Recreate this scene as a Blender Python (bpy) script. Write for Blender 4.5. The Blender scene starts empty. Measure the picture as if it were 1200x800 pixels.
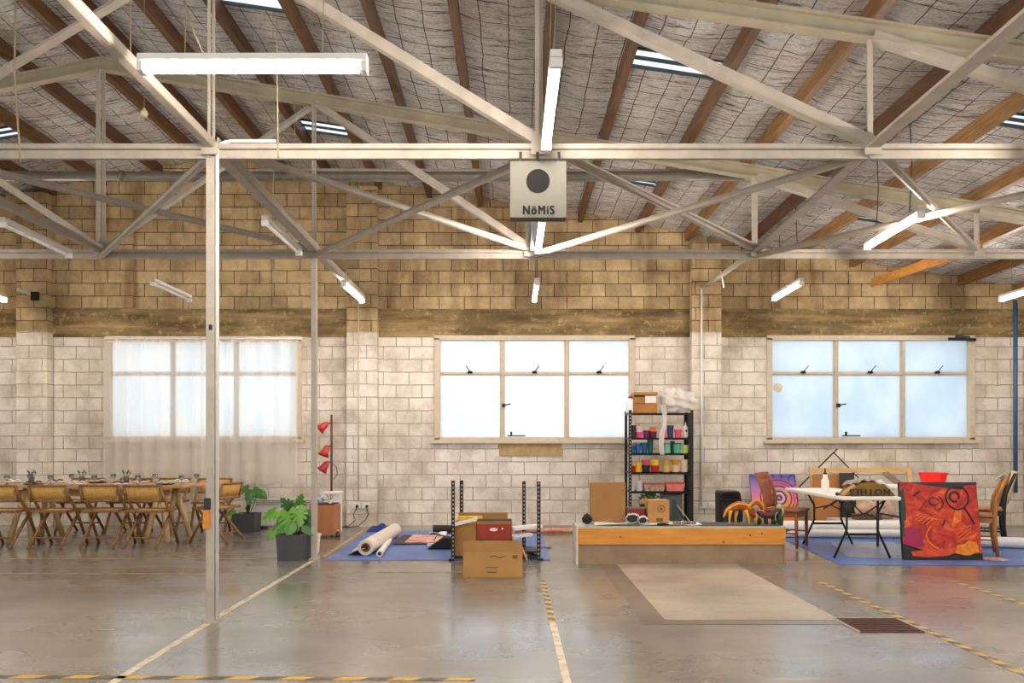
import bpy, math, random
from mathutils import Vector, Matrix
random.seed(7)
scn = bpy.context.scene
COL = scn.collection
PI = math.pi
S = 900.0; CH = 1.27; VX = 600.0; HY = 520.0; WY = 12.0

def P(px, py, d): return Vector(((px-VX)*d/S, d, CH+(HY-py)*d/S))
def F(px, py, z=0.0):
    d = S*(CH-z)/(py-HY); return Vector(((px-VX)*d/S, d, z))
def R(a): return math.radians(a)
def roofz(x):
    return 5.02-0.165*x if x > -4.53 else 5.767+0.165*(x+4.53)*1.15

# ------------------------------------------------------------------ materials
def lin(c):
    return tuple(((v/255)/12.92 if v/255 <= 0.04045 else ((v/255+0.055)/1.055)**2.4) for v in c)+(1.0,)
_M = {}
def newmat(name):
    m = bpy.data.materials.new(name); m.use_nodes = True
    nt = m.node_tree; b = nt.nodes['Principled BSDF']
    return m, nt, b
def N(nt, t, **kw):
    n = nt.nodes.new(t)
    for k, v in kw.items():
        if k in n.inputs: n.inputs[k].default_value = v
        else: setattr(n, k, v)
    return n
def L(nt, a, b): nt.links.new(a, b)
def ramp(nt, fac, stops):
    r = nt.nodes.new('ShaderNodeValToRGB'); e = r.color_ramp.elements
    while len(e) < len(stops): e.new(0.5)
    for i, (p, c) in enumerate(stops):
        e[i].position = p; e[i].color = c
    L(nt, fac, r.inputs[0]); return r.outputs[0]
def mixc(nt, fac, a, b, mode='MIX'):
    m = nt.nodes.new('ShaderNodeMix'); m.data_type = 'RGBA'; m.blend_type = mode
    for sock, v in ((m.inputs[0], fac), (m.inputs[6], a), (m.inputs[7], b)):
        if hasattr(v, 'is_linked'): L(nt, v, sock)
        else: sock.default_value = v
    return m.outputs[2]
def math_(nt, op, a, b=0.0, c=None):
    m = nt.nodes.new('ShaderNodeMath'); m.operation = op
    for i, v in enumerate((a, b, c)):
        if v is None: continue
        if hasattr(v, 'is_linked'): L(nt, v, m.inputs[i])
        else: m.inputs[i].default_value = v
    return m.outputs[0]
def pos(nt): return nt.nodes.new('ShaderNodeNewGeometry').outputs['Position']
def objc(nt): return nt.nodes.new('ShaderNodeTexCoord').outputs['Object']
def scaled(nt, v, s, loc=(0, 0, 0)):
    m = nt.nodes.new('ShaderNodeMapping'); m.inputs['Scale'].default_value = s; m.inputs['Location'].default_value = loc
    L(nt, v, m.inputs[0]); return m.outputs[0]
def noise(nt, v, scale, detail=4, rough=0.55):
    n = N(nt, 'ShaderNodeTexNoise', Scale=scale, Detail=detail, Roughness=rough)
    L(nt, v, n.inputs['Vector']); return n.outputs['Fac']
def bump(nt, b, h, strength=0.3, dist=0.01):
    n = N(nt, 'ShaderNodeBump', Strength=strength, Distance=dist)
    L(nt, h, n.inputs['Height']); L(nt, n.outputs[0], b.inputs['Normal'])

def mat(name, c, rough=0.6, metal=0.0, var=0.12, scale=12.0, stretch=(1, 1, 1), c2=None, bmp=0.0, coat=0.0, trans=0.0):
    if name in _M: return _M[name]
    m, nt, b = newmat(name)
    v = scaled(nt, objc(nt), stretch)
    n = noise(nt, v, scale)
    base = lin(c)
    if c2 is None:
        lo = tuple(x*(1-var) for x in base[:3])+(1,); hi = tuple(min(1, x*(1+var)) for x in base[:3])+(1,)
    else: lo, hi = base, lin(c2)
    L(nt, ramp(nt, n, [(0.3, lo), (0.7, hi)]), b.inputs['Base Color'])
    b.inputs['Roughness'].default_value = rough; b.inputs['Metallic'].default_value = metal
    b.inputs['Coat Weight'].default_value = coat
    b.inputs['Transmission Weight'].default_value = trans
    if bmp: bump(nt, b, n, bmp, 0.01)
    _M[name] = m; return m

def wood(name, c, c2, axis=0, scale=3.0, rough=0.5, stretch=14):
    if name in _M: return _M[name]
    st = [stretch]*3; st[axis] = 1.2
    return mat(name, c, rough, scale=scale, stretch=tuple(st), c2=c2, bmp=0.15)

# -- wall: blockwork, painted to the height of the windows, raw above
def wall_material():
    m, nt, b = newmat('painted_blockwork')
    p = pos(nt); sx = nt.nodes.new('ShaderNodeSeparateXYZ'); L(nt, p, sx.inputs[0])
    X, Y, Z = sx.outputs
    xy = math_(nt, 'ADD', X, Y)
    def bricks(zoff, xoff, c1, c2, mort, ms, bias=0.0):
        cb = nt.nodes.new('ShaderNodeCombineXYZ')
        L(nt, math_(nt, 'ADD', xy, xoff), cb.inputs[0]); L(nt, math_(nt, 'ADD', Z, zoff), cb.inputs[1])
        n1 = N(nt, 'ShaderNodeTexNoise', Scale=9.0, Detail=3.0); L(nt, p, n1.inputs['Vector'])
        w = nt.nodes.new('ShaderNodeVectorMath'); w.operation = 'MULTIPLY_ADD'
        L(nt, n1.outputs['Color'], w.inputs[0]); w.inputs[1].default_value = (0.020, 0.018, 0); L(nt, cb.outputs[0], w.inputs[2])
        t = nt.nodes.new('ShaderNodeTexBrick'); t.offset = 0.5
        t.inputs['Color1'].default_value = c1; t.inputs['Color2'].default_value = c2; t.inputs['Mortar'].default_value = mort
        t.inputs['Scale'].default_value = 1.0; t.inputs['Brick Width'].default_value = 0.4; t.inputs['Row Height'].default_value = 0.2
        t.inputs['Mortar Size'].default_value = ms; t.inputs['Mortar Smooth'].default_value = 0.5; t.inputs['Bias'].default_value = bias
        L(nt, w.outputs[0], t.inputs['Vector']); return t
    tl = bricks(40.0, 40.0-10.0, lin((248, 240, 228)), lin((222, 211, 196)), lin((236, 226, 212)), 0.006, -0.2)
    tu = bricks(40.0-3.38, 40.13, lin((224, 198, 152)), lin((186, 160, 118)), lin((112, 90, 60)), 0.007, -0.3)
    nbig = noise(nt, p, 0.55, 3); nmid = noise(nt, p, 2.2, 6, 0.7); nfine = noise(nt, p, 16, 6, 0.75)
    jv = ramp(nt, nmid, [(0.42, (0.12, 0.12, 0.12, 1)), (0.60, (0.95, 0.95, 0.95, 1))])
    low = mixc(nt, math_(nt, 'MULTIPLY', tl.outputs['Fac'], jv), mixc(nt, 0.5, tl.outputs['Color'], lin((240, 231, 218))), lin((120, 98, 74)))
    low = mixc(nt, 0.6, low, ramp(nt, nmid, [(0.34, lin((178, 162, 142))), (0.58, (1, 1, 1, 1))]), 'MULTIPLY')
    low = mixc(nt, 0.30, low, ramp(nt, nbig, [(0.40, lin((186, 176, 164))), (0.62, (1, 1, 1, 1))]), 'MULTIPLY')
    low = mixc(nt, ramp(nt, nfine, [(0.62, (0, 0, 0, 1)), (0.70, (0.7, 0.7, 0.7, 1))]), low, lin((168, 148, 120)))
    up = mixc(nt, 0.6, tu.outputs['Color'], ramp(nt, nmid, [(0.35, lin((160, 140, 112))), (0.65, (1, 1, 1, 1))]), 'MULTIPLY')
    vst = noise(nt, scaled(nt, p, (2.6, 1, 0.35)), 1.0, 4, 0.6)
    up = mixc(nt, 0.55, up, ramp(nt, vst, [(0.36, lin((150, 128, 98))), (0.52, (1, 1, 1, 1))]), 'MULTIPLY')
    up = mixc(nt, 0.25, up, ramp(nt, nfine, [(0.3, lin((150, 130, 100))), (0.7, (1, 1, 1, 1))]), 'MULTIPLY')
    edge = math_(nt, 'GREATER_THAN', math_(nt, 'ADD', Z, math_(nt, 'MULTIPLY', nfine, 0.06)), 3.03)
    L(nt, mixc(nt, edge, low, up), b.inputs['Base Color'])
    b.inputs['Roughness'].default_value = 0.85
    fl = mixc(nt, edge, tl.outputs['Fac'], tu.outputs['Fac'])
    h = math_(nt, 'SUBTRACT', math_(nt, 'MULTIPLY', nfine, 0.35), fl)
    bump(nt, b, h, 0.9, 0.014)
    return m
def concrete_band():
    m, nt, b = newmat('stained_concrete_band')
    p = pos(nt); v = scaled(nt, p, (0.6, 1, 3.5))
    n1 = noise(nt, v, 1.7, 8, 0.72); n2 = noise(nt, scaled(nt, p, (0.5, 1, 12)), 1.2, 3); n3 = noise(nt, p, 11, 7, 0.75)
    c = ramp(nt, n1, [(0.34, lin((96, 78, 46))), (0.5, lin((150, 126, 84))), (0.66, lin((176, 150, 106)))])
    c = mixc(nt, 0.4, c, ramp(nt, n2, [(0.4, lin((150, 130, 100))), (0.6, (1, 1, 1, 1))]), 'MULTIPLY')
    c = mixc(nt, ramp(nt, n3, [(0.56, (0, 0, 0, 1)), (0.62, (0.6, 0.6, 0.6, 1))]), c, lin((200, 180, 134)))
    n4 = noise(nt, scaled(nt, p, (0.8, 1, 1.6)), 1.1, 6, 0.7)
    c = mixc(nt, ramp(nt, n4, [(0.50, (0, 0, 0, 1)), (0.62, (0.6, 0.6, 0.6, 1))]), c, lin((78, 62, 34)))
    L(nt, c, b.inputs['Base Color']); b.inputs['Roughness'].default_value = 0.9
    bump(nt, b, n3, 0.5, 0.015); return m
def floor_material(name, tint=(1, 1, 1), r0=0.15, r1=0.40, coat=0.45):
    m, nt, b = newmat(name)
    p = pos(nt)
    n1 = noise(nt, p, 0.45, 5, 0.6); n2 = noise(nt, scaled(nt, p, (0.6, 1.5, 1)), 1.3, 5, 0.6); n3 = noise(nt, p, 26, 5, 0.7)
    c = ramp(nt, n1, [(0.35, lin((112, 106, 98))), (0.6, lin((150, 142, 131)))])
    c = mixc(nt, 0.35, c, ramp(nt, n2, [(0.30, lin((176, 166, 152))), (0.66, (1, 1, 1, 1))]), 'MULTIPLY')
    c = mixc(nt, 0.2, c, ramp(nt, n3, [(0.35, lin((170, 160, 150))), (0.6, (1, 1, 1, 1))]), 'MULTIPLY')
    c = mixc(nt, 1.0, c, tint+(1,), 'MULTIPLY')
    # saw-cut joints
    sx = nt.nodes.new('ShaderNodeSeparateXYZ'); L(nt, p, sx.inputs[0])
    def joint(o, period, off):
        f = math_(nt, 'FRACT', math_(nt, 'DIVIDE', math_(nt, 'ADD', o, off+40*period), period))
        return math_(nt, 'LESS_THAN', f, 0.012/period)
    j = math_(nt, 'MAXIMUM', joint(sx.outputs[0], 4.75, 2.02), joint(sx.outputs[1], 3.0, 0.52))
    c = mixc(nt, math_(nt, 'MULTIPLY', j, 0.45), c, lin((70, 62, 52)))
    L(nt, c, b.inputs['Base Color'])
    n5 = noise(nt, scaled(nt, p, (0.7, 1.2, 1)), 0.9, 3, 0.5)
    L(nt, ramp(nt, n5, [(0.32, (r0, r0, r0, 1)), (0.68, (r1, r1, r1, 1))]), b.inputs['Roughness'])
    b.inputs['Specular IOR Level'].default_value = 0.75
    b.inputs['Coat Weight'].default_value = coat; b.inputs['Coat Roughness'].default_value = 0.17
    bump(nt, b, n2, 0.05, 0.01); return m
def foil_material():
    m, nt, b = newmat('roof_foil')
    p = pos(nt)
    wv = nt.nodes.new('ShaderNodeVectorMath'); wv.operation = 'MULTIPLY_ADD'
    nw = N(nt, 'ShaderNodeTexNoise', Scale=1.6, Detail=2.0); L(nt, p, nw.inputs['Vector'])
    L(nt, nw.outputs['Color'], wv.inputs[0]); wv.inputs[1].default_value = (0.1, 0.16, 0); L(nt, p, wv.inputs[2]); q = wv.outputs[0]
    a = noise(nt, scaled(nt, q, (2.0, 16.0, 1)), 1.9, 6, 0.72)
    c_ = noise(nt, scaled(nt, q, (14, 34.0, 1)), 2.0, 6, 0.8)
    big = noise(nt, p, 0.8, 3)
    sx = nt.nodes.new('ShaderNodeSeparateXYZ'); L(nt, p, sx.inputs[0])
    def line(o, period, w):
        f = math_(nt, 'FRACT', math_(nt, 'DIVIDE', math_(nt, 'ADD', o, 50*period), period))
        return math_(nt, 'LESS_THAN', f, w/period)
    wob = math_(nt, 'MULTIPLY', noise(nt, p, 1.5, 2), 0.07)
    g = math_(nt, 'MAXIMUM', line(math_(nt, 'ADD', sx.outputs[0], wob), 0.26, 0.009), line(math_(nt, 'ADD', sx.outputs[1], wob), 0.30, 0.010))
    c = ramp(nt, a, [(0.35, lin((130, 122, 118))), (0.46, lin((238, 236, 236))), (0.54, lin((255, 255, 255)))])  # crinkle shade and sparkle are put into the foil colour, besides the bump
    c = mixc(nt, 0.7, c, ramp(nt, c_, [(0.36, lin((132, 122, 112))), (0.50, (0.95, 0.94, 0.93, 1)), (0.6, (1, 1, 1, 1))]), 'MULTIPLY')
    c = mixc(nt, 0.45, c, ramp(nt, big, [(0.36, lin((200, 180, 154))), (0.62, (1, 1, 1, 1))]), 'MULTIPLY')
    c = mixc(nt, math_(nt, 'MULTIPLY', g, 0.9), c, lin((44, 37, 32)))
    L(nt, c, b.inputs['Base Color'])
    b.inputs['Metallic'].default_value = 0.22; b.inputs['Roughness'].default_value = 0.27
    h = math_(nt, 'ADD', math_(nt, 'MULTIPLY', a, 1.0), math_(nt, 'MULTIPLY', c_, 0.5))
    bump(nt, b, h, 0.9, 0.05); return m
def pane_material(name, c, t=0.9):
    m, nt, b = newmat(name); nt.nodes.remove(b)
    out = nt.nodes['Material Output']
    p = pos(nt)
    n = noise(nt, scaled(nt, p, (1, 1, 0.7)), 2.2, 3)
    colr = ramp(nt, n, [(0.36, tuple(x*k for x, k in zip(lin(c)[:3], (0.90, 0.93, 0.96)))+(1,)), (0.58, lin(c))])
    tr = nt.nodes.new('ShaderNodeBsdfTranslucent'); L(nt, colr, tr.inputs[0])
    gl = N(nt, 'ShaderNodeBsdfGlossy', Roughness=0.25)
    mx = nt.nodes.new('ShaderNodeMixShader'); mx.inputs[0].default_value = 0.05
    L(nt, tr.outputs[0], mx.inputs[1]); L(nt, gl.outputs[0], mx.inputs[2]); L(nt, mx.outputs[0], out.inputs[0]); return m
def curtain_material():
    m, nt, b = newmat('sheer_curtain'); nt.nodes.remove(b)
    out = nt.nodes['Material Output']
    tr = N(nt, 'ShaderNodeBsdfTranslucent', Color=lin((254, 252, 248)))
    df = N(nt, 'ShaderNodeBsdfDiffuse', Color=lin((250, 244, 234)))
    tp = nt.nodes.new('ShaderNodeBsdfTransparent')
    m1 = nt.nodes.new('ShaderNodeMixShader'); m1.inputs[0].default_value = 0.42
    L(nt, tr.outputs[0], m1.inputs[1]); L(nt, df.outputs[0], m1.inputs[2])
    m2 = nt.nodes.new('ShaderNodeMixShader'); m2.inputs[0].default_value = 0.48
    L(nt, m1.outputs[0], m2.inputs[1]); L(nt, tp.outputs[0], m2.inputs[2]); L(nt, m2.outputs[0], out.inputs[0]); return m
def emit_material(name, c, s):
    m, nt, b = newmat(name)
    b.inputs['Base Color'].default_value = (1, 1, 1, 1)
    b.inputs['Emission Color'].default_value = lin(c); b.inputs['Emission Strength'].default_value = s; return m
def stripe_material(name, axis, ca, cb, period=0.13, wear=0.5, diag=0.6):
    m, nt, b = newmat(name)
    p = pos(nt); sx = nt.nodes.new('ShaderNodeSeparateXYZ'); L(nt, p, sx.inputs[0])
    a = sx.outputs[axis]; o = sx.outputs[1-axis]
    f = math_(nt, 'FRACT', math_(nt, 'DIVIDE', math_(nt, 'ADD', math_(nt, 'ADD', a, math_(nt, 'MULTIPLY', o, diag)), 60*period), period))
    s = math_(nt, 'GREATER_THAN', f, 0.5)
    c = mixc(nt, s, lin(ca), lin(cb))
    n = noise(nt, p, 14, 5, 0.7)
    c = mixc(nt, ramp(nt, n, [(0.5, (0, 0, 0, 1)), (0.62, (wear, wear, wear, 1))]), c, lin((150, 138, 118)))
    L(nt, c, b.inputs['Base Color']); b.inputs['Roughness'].default_value = 0.5; return m
def clear_plastic():
    m, nt, b = newmat('milky_plastic'); nt.nodes.remove(b); out = nt.nodes['Material Output']
    df = N(nt, 'ShaderNodeBsdfPrincipled', Roughness=0.25); df.inputs['Base Color'].default_value = lin((236, 230, 224))
    tp = nt.nodes.new('ShaderNodeBsdfTransparent')
    m2 = nt.nodes.new('ShaderNodeMixShader'); m2.inputs[0].default_value = 0.38
    L(nt, df.outputs[0], m2.inputs[1]); L(nt, tp.outputs[0], m2.inputs[2]); L(nt, m2.outputs[0], out.inputs[0]); return m

WALL = wall_material(); BAND = concrete_band(); FLOOR = floor_material('polished_concrete')
INLAY = floor_material('pale_concrete_inlay', (1.75, 1.66, 1.52), 0.45, 0.6, 0.0)
INLAYB = floor_material('grey_concrete_border', (0.85, 0.83, 0.8), 0.25, 0.4, 0.2)
FOIL = foil_material(); PANE = pane_material('frosted_glass', (252, 254, 255)); PANE2 = pane_material('frosted_glass_blue', (234, 241, 246))
SKY = pane_material('roof_light_sheet', (252, 253, 255)); CURT = curtain_material()
TUBE = emit_material('lit_tube', (255, 244, 231), 66.0)
WHITE_STEEL = mat('cream_painted_steel', (176, 166, 152), 0.5, var=0.14, scale=7, bmp=0.05)
GREY_STEEL = mat('grey_primer_steel', (176, 172, 164), 0.5, 0.1, var=0.14, scale=7)
OLD_STEEL = mat('grey_green_steel', (168, 158, 134), 0.55, var=0.15, scale=4)
PIPE_ST = mat('dull_pipe_steel', (122, 114, 104), 0.5, 0.3, var=0.15)
TIMB = [wood('dark_roof_timber', (58, 38, 24), (104, 68, 40), 1), wood('brown_roof_timber', (74, 48, 28), (118, 82, 48), 1), wood('golden_roof_timber', (98, 68, 36), (148, 108, 62), 1)]
FRAME = mat('cream_window_frame', (206, 190, 166), 0.5, var=0.08)
BLACK = mat('black_metal', (32, 30, 30), 0.45, 0.3)
BLKP = mat('black_plastic', (26, 26, 27), 0.35)
WHITE = mat('white_paint', (236, 232, 226), 0.45, var=0.04)
CARD = mat('brown_cardboard', (182, 136, 78), 0.8, var=0.08, scale=5)
CARD2 = mat('dull_cardboard', (160, 116, 68), 0.85, var=0.08, scale=5)
CARDIN = mat('cardboard_inside', (70, 50, 30), 0.9)  # cardboard darkened to hold the shade inside cartons; also serves as carton print
CHW = wood('chair_oak', (112, 78, 44), (158, 114, 66), 2)
CANE = mat('cane_weave', (206, 160, 84), 0.7, scale=60, var=0.25, bmp=0.3)

# ------------------------------------------------------------------ mesh building
ORG = {}
class MB:
    def __init__(s): s.v = []; s.f = []; s.sm = False
    def add(s, vs, fs):
        o = len(s.v); s.v += [Vector(v) for v in vs]; s.f += [tuple(i+o for i in f) for f in fs]; return s
    def box(s, c, sz, rot=None, b=0.0):
        x, y, z = [k/2 for k in sz]
        vs = [Vector((i*x, j*y, k*z)) for i in (-1, 1) for j in (-1, 1) for k in (-1, 1)]
        if rot is not None: vs = [rot @ v for v in vs]
        c = Vector(c)
        return s.add([v+c for v in vs], [(0, 1, 3, 2), (4, 6, 7, 5), (0, 4, 5, 1), (2, 3, 7, 6), (0, 2, 6, 4), (1, 5, 7, 3)])
    def lohi(s, a, b): 
        a = Vector(a); b = Vector(b); return s.box((a+b)/2, [abs(k) for k in (b-a)])
    def bar(s, a, b, w, h, up=(0, 0, 1)):
        a = Vector(a); b = Vector(b); d = (b-a); l = d.length; d = d.normalized(); u = Vector(up)
        if abs(d.dot(u)) > 0.98: u = Vector((0, 1, 0))
        r = d.cross(u).normalized(); u = r.cross(d).normalized()
        rot = Matrix((r, d, u)).transposed()
        return s.box((a+b)/2, (w, l, h), rot)
    def angle(s, a, b, w, t=0.008, up=(0, 0, 1), side=1):   # L-section member
        a = Vector(a); b = Vector(b); d = (b-a).normalized(); u = Vector(up)
        if abs(d.dot(u)) > 0.98: u = Vector((0, 1, 0))
        r = d.cross(u).normalized()*side; u = r.cross(d).normalized()*side
        s.bar(a, b, w, t, up) ; s.bar(a+r*(w/2)+u*(w/2), b+r*(w/2)+u*(w/2), t, w, up); return s
    def tube(s, pts, r, n=8, caps=True):
        pts = [Vector(p) for p in pts]; rs = r if isinstance(r, (list, tuple)) else [r]*len(pts)
        ref = None; base = len(s.v); rings = []
        for i, p in enumerate(pts):
            d = (pts[min(i+1, len(pts)-1)]-pts[max(i-1, 0)]).normalized()
            if ref is None: ref = Vector((0, 0, 1)) if abs(d.z) < 0.9 else Vector((1, 0, 0))
            a = d.cross(ref).normalized(); ref2 = a.cross(d).normalized(); ref = ref2
            ring = []
            for k in range(n):
                t = 2*PI*k/n; ring.append(len(s.v)); s.v.append(p+(a*math.cos(t)+ref2*math.sin(t))*rs[i])
            rings.append(ring)
        for i in range(len(rings)-1):
            for k in range(n): s.f.append((rings[i][k], rings[i][(k+1) % n], rings[i+1][(k+1) % n], rings[i+1][k]))
        if caps: s.f.append(tuple(reversed(rings[0]))); s.f.append(tuple(rings[-1]))
        return s
    def lathe(s, prof, c=(0, 0, 0), n=16, rot=None):
        c = Vector(c); rings = []
        for (r, z) in prof:
            ring = []
            for k in range(n):
                t = 2*PI*k/n; v = Vector((r*math.cos(t), r*math.sin(t), z))
                if rot is not None: v = rot @ v
                ring.append(len(s.v)); s.v.append(v+c)
            rings.append(ring)
        for i in range(len(rings)-1):
            for k in range(n): s.f.append((rings[i][k], rings[i][(k+1) % n], rings[i+1][(k+1) % n], rings[i+1][k]))
        s.f.append(tuple(reversed(rings[0]))); s.f.append(tuple(rings[-1])); return s
    def prism(s, pts, o, u, v, n, t):
        o, u, v, n = Vector(o), Vector(u), Vector(v), Vector(n)
        k = len(pts); b = [o+u*p[0]+v*p[1] for p in pts]
        vs = b+[q+n*t for q in b]
        return s.add(vs, [tuple(reversed(range(k))), tuple(range(k, 2*k))]+[(i, (i+1) % k, (i+1) % k+k, i+k) for i in range(k)])
    def grid(s, fn, nu, nv):
        o = len(s.v)
        for j in range(nv+1):
            for i in range(nu+1): s.v.append(Vector(fn(i/nu, j/nv)))
        for j in range(nv):
            for i in range(nu):
                a = o+j*(nu+1)+i; s.f.append((a, a+1, a+nu+2, a+nu+1))
        return s
    def build(s, name, m, parent=None, origin=None, smooth=False, bevel=0.0, solid=0.0):
        if origin is None:
            if parent is not None: origin = ORG[parent.name]
            else:
                xs = [v.x for v in s.v]; ys = [v.y for v in s.v]; zs = [v.z for v in s.v]
                origin = Vector(((min(xs)+max(xs))/2, (min(ys)+max(ys))/2, min(zs)))
        origin = Vector(origin)
        me = bpy.data.meshes.new(name); me.from_pydata([v-origin for v in s.v], [], s.f); me.validate(); me.update()
        o = bpy.data.objects.new(name, me); COL.objects.link(o); me.materials.append(m)
        import bmesh
        bm = bmesh.new(); bm.from_mesh(me); bmesh.ops.recalc_face_normals(bm, faces=bm.faces); bm.to_mesh(me); bm.free()
        if smooth:
            for p in me.polygons: p.use_smooth = True
        if parent is not None:
            o.parent = parent; o.location = origin-ORG[parent.name]
        else: o.location = origin
        ORG[o.name] = origin
        if solid:
            md = o.modifiers.new('solid', 'SOLIDIFY'); md.thickness = solid
        if bevel:
            md = o.modifiers.new('bevel', 'BEVEL'); md.width = bevel; md.segments = 2; md.limit_method = 'ANGLE'
        return o
def tag(o, label, cat=None, group=None, kind=None):
    if label: o['label'] = label
    if cat: o['category'] = cat
    if group: o['group'] = group
    if kind: o['kind'] = kind
    return o
def root(name, loc, label, cat, group=None):
    o = bpy.data.objects.new(name, None); COL.objects.link(o); o.location = loc; o.empty_display_size = 0.1
    ORG[o.name] = Vector(loc); return tag(o, label, cat, group)
def struct(o): o['kind'] = 'structure'; return o
def clone(r, loc, rz=0.0, label=None, group=None):
    c = r.copy(); COL.objects.link(c); c.location = loc; c.rotation_euler = (0, 0, rz)
    if label: c['label'] = label
    if group: c['group'] = group
    for ch in r.children:
        d = ch.copy(); COL.objects.link(d); d.parent = c
        for g in ch.children:
            e = g.copy(); COL.objects.link(e); e.parent = d
    return c
def rz(a): return Matrix.Rotation(a, 3, 'Z')
def text_part(txt, size, loc, rot, m, parent, name='lettering', ext=0.002, narrow=0.80, bold=0.008):
    from mathutils import Euler
    cu = bpy.data.curves.new('outline', 'FONT'); cu.body = txt; cu.size = size; cu.extrude = ext; cu.align_x = 'CENTER'; cu.align_y = 'CENTER'; cu.space_character = 1.22
    t = bpy.data.objects.new('outline', cu); COL.objects.link(t); bpy.context.view_layer.update()
    me = bpy.data.meshes.new_from_object(t.evaluated_get(bpy.context.evaluated_depsgraph_get()))
    bpy.data.objects.remove(t); bpy.data.curves.remove(cu)
    M = Euler(rot).to_matrix()
    mb = MB()
    for k in (-1, -0.33, 0.33, 1):     # heavier strokes
        mb.add([M @ Vector((v.co.x*narrow+k*bold*size*5, v.co.y, v.co.z+0.0002*k))+Vector(loc) for v in me.vertices], [tuple(p.vertices) for p in me.polygons])
    o = mb.build(name, m, parent)
    bpy.data.meshes.remove(me); return o

# ------------------------------------------------------------------ room shell
XL, XR, YF = -12.5, 11.0, -5.0
struct(MB().lohi((XL, YF, -0.2), (XR, WY+0.2, 0)).build('floor', FLOOR))
def wall_with_holes(name, xs, zs, holes, y0, y1):
    xs = sorted(set(xs+[h[0] for h in holes]+[h[1] for h in holes])); zs = sorted(set(zs+[h[2] for h in holes]+[h[3] for h in holes]))
    mb = MB()
    for i in range(len(xs)-1):
        for j in range(len(zs)-1):
            cx, cz = (xs[i]+xs[i+1])/2, (zs[j]+zs[j+1])/2
            if any(h[0] < cx < h[1] and h[2] < cz < h[3] for h in holes): continue
            mb.lohi((xs[i], y0, zs[j]), (xs[i+1], y1, zs[j+1]))
    return struct(mb.build(name, WALL))
def wx(px): return (px-VX)*WY/S
def wz(py): return CH+(HY-py)*WY/S
WIN = [(127, 350, 397, 514), (513, 740, 396, 515), (902, 1138, 396, 515)]
holes = [(wx(a), wx(b), wz(d), wz(c)) for a, b, c, d in WIN]
wall_with_holes('wall_back', [XL, XR], [0, 6.2], holes, WY, WY+0.22)
struct(MB().lohi((XL-0.2, YF, 0), (XL, WY+0.22, 6.2)).build('wall_left', WALL))
struct(MB().lohi((XR, YF, 0), (XR+0.2, WY+0.22, 6.2)).build('wall_right', WALL))
# lintel band
mb = MB(); mb.lohi((XL, WY-0.025, wz(395)), (XR, WY, wz(362)))
struct(mb.build('trim_1', BAND)); 
for i, (pa, pb) in enumerate([(27, 63), (409, 444), (808, 842), (1199, 1234)]):
    o = MB().lohi((wx(pa), WY-0.17, 0), (wx(pb), WY-0.02, roofz(wx(pb))-0.12)).build('trim_%d' % (i+2), WALL); struct(o)
o = MB().lohi((wx(585), WY-0.02, wz(534)), (wx(658), WY, wz(519))).build('trim_6', mat('bare_block_patch', (178, 150, 106), 0.9, var=0.2, scale=9)); struct(o)
# shallow vertical chases of the raw upper wall on the left
for i, (pa, pb) in enumerate([(62, 158), (320, 378), (378, 409)]):
    struct(MB().lohi((wx(pa), WY-0.045+0.012*i, wz(361)), (wx(pb), WY, roofz(wx(pa))-0.12)).build('trim_%d' % (i+7), WALL))

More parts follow.
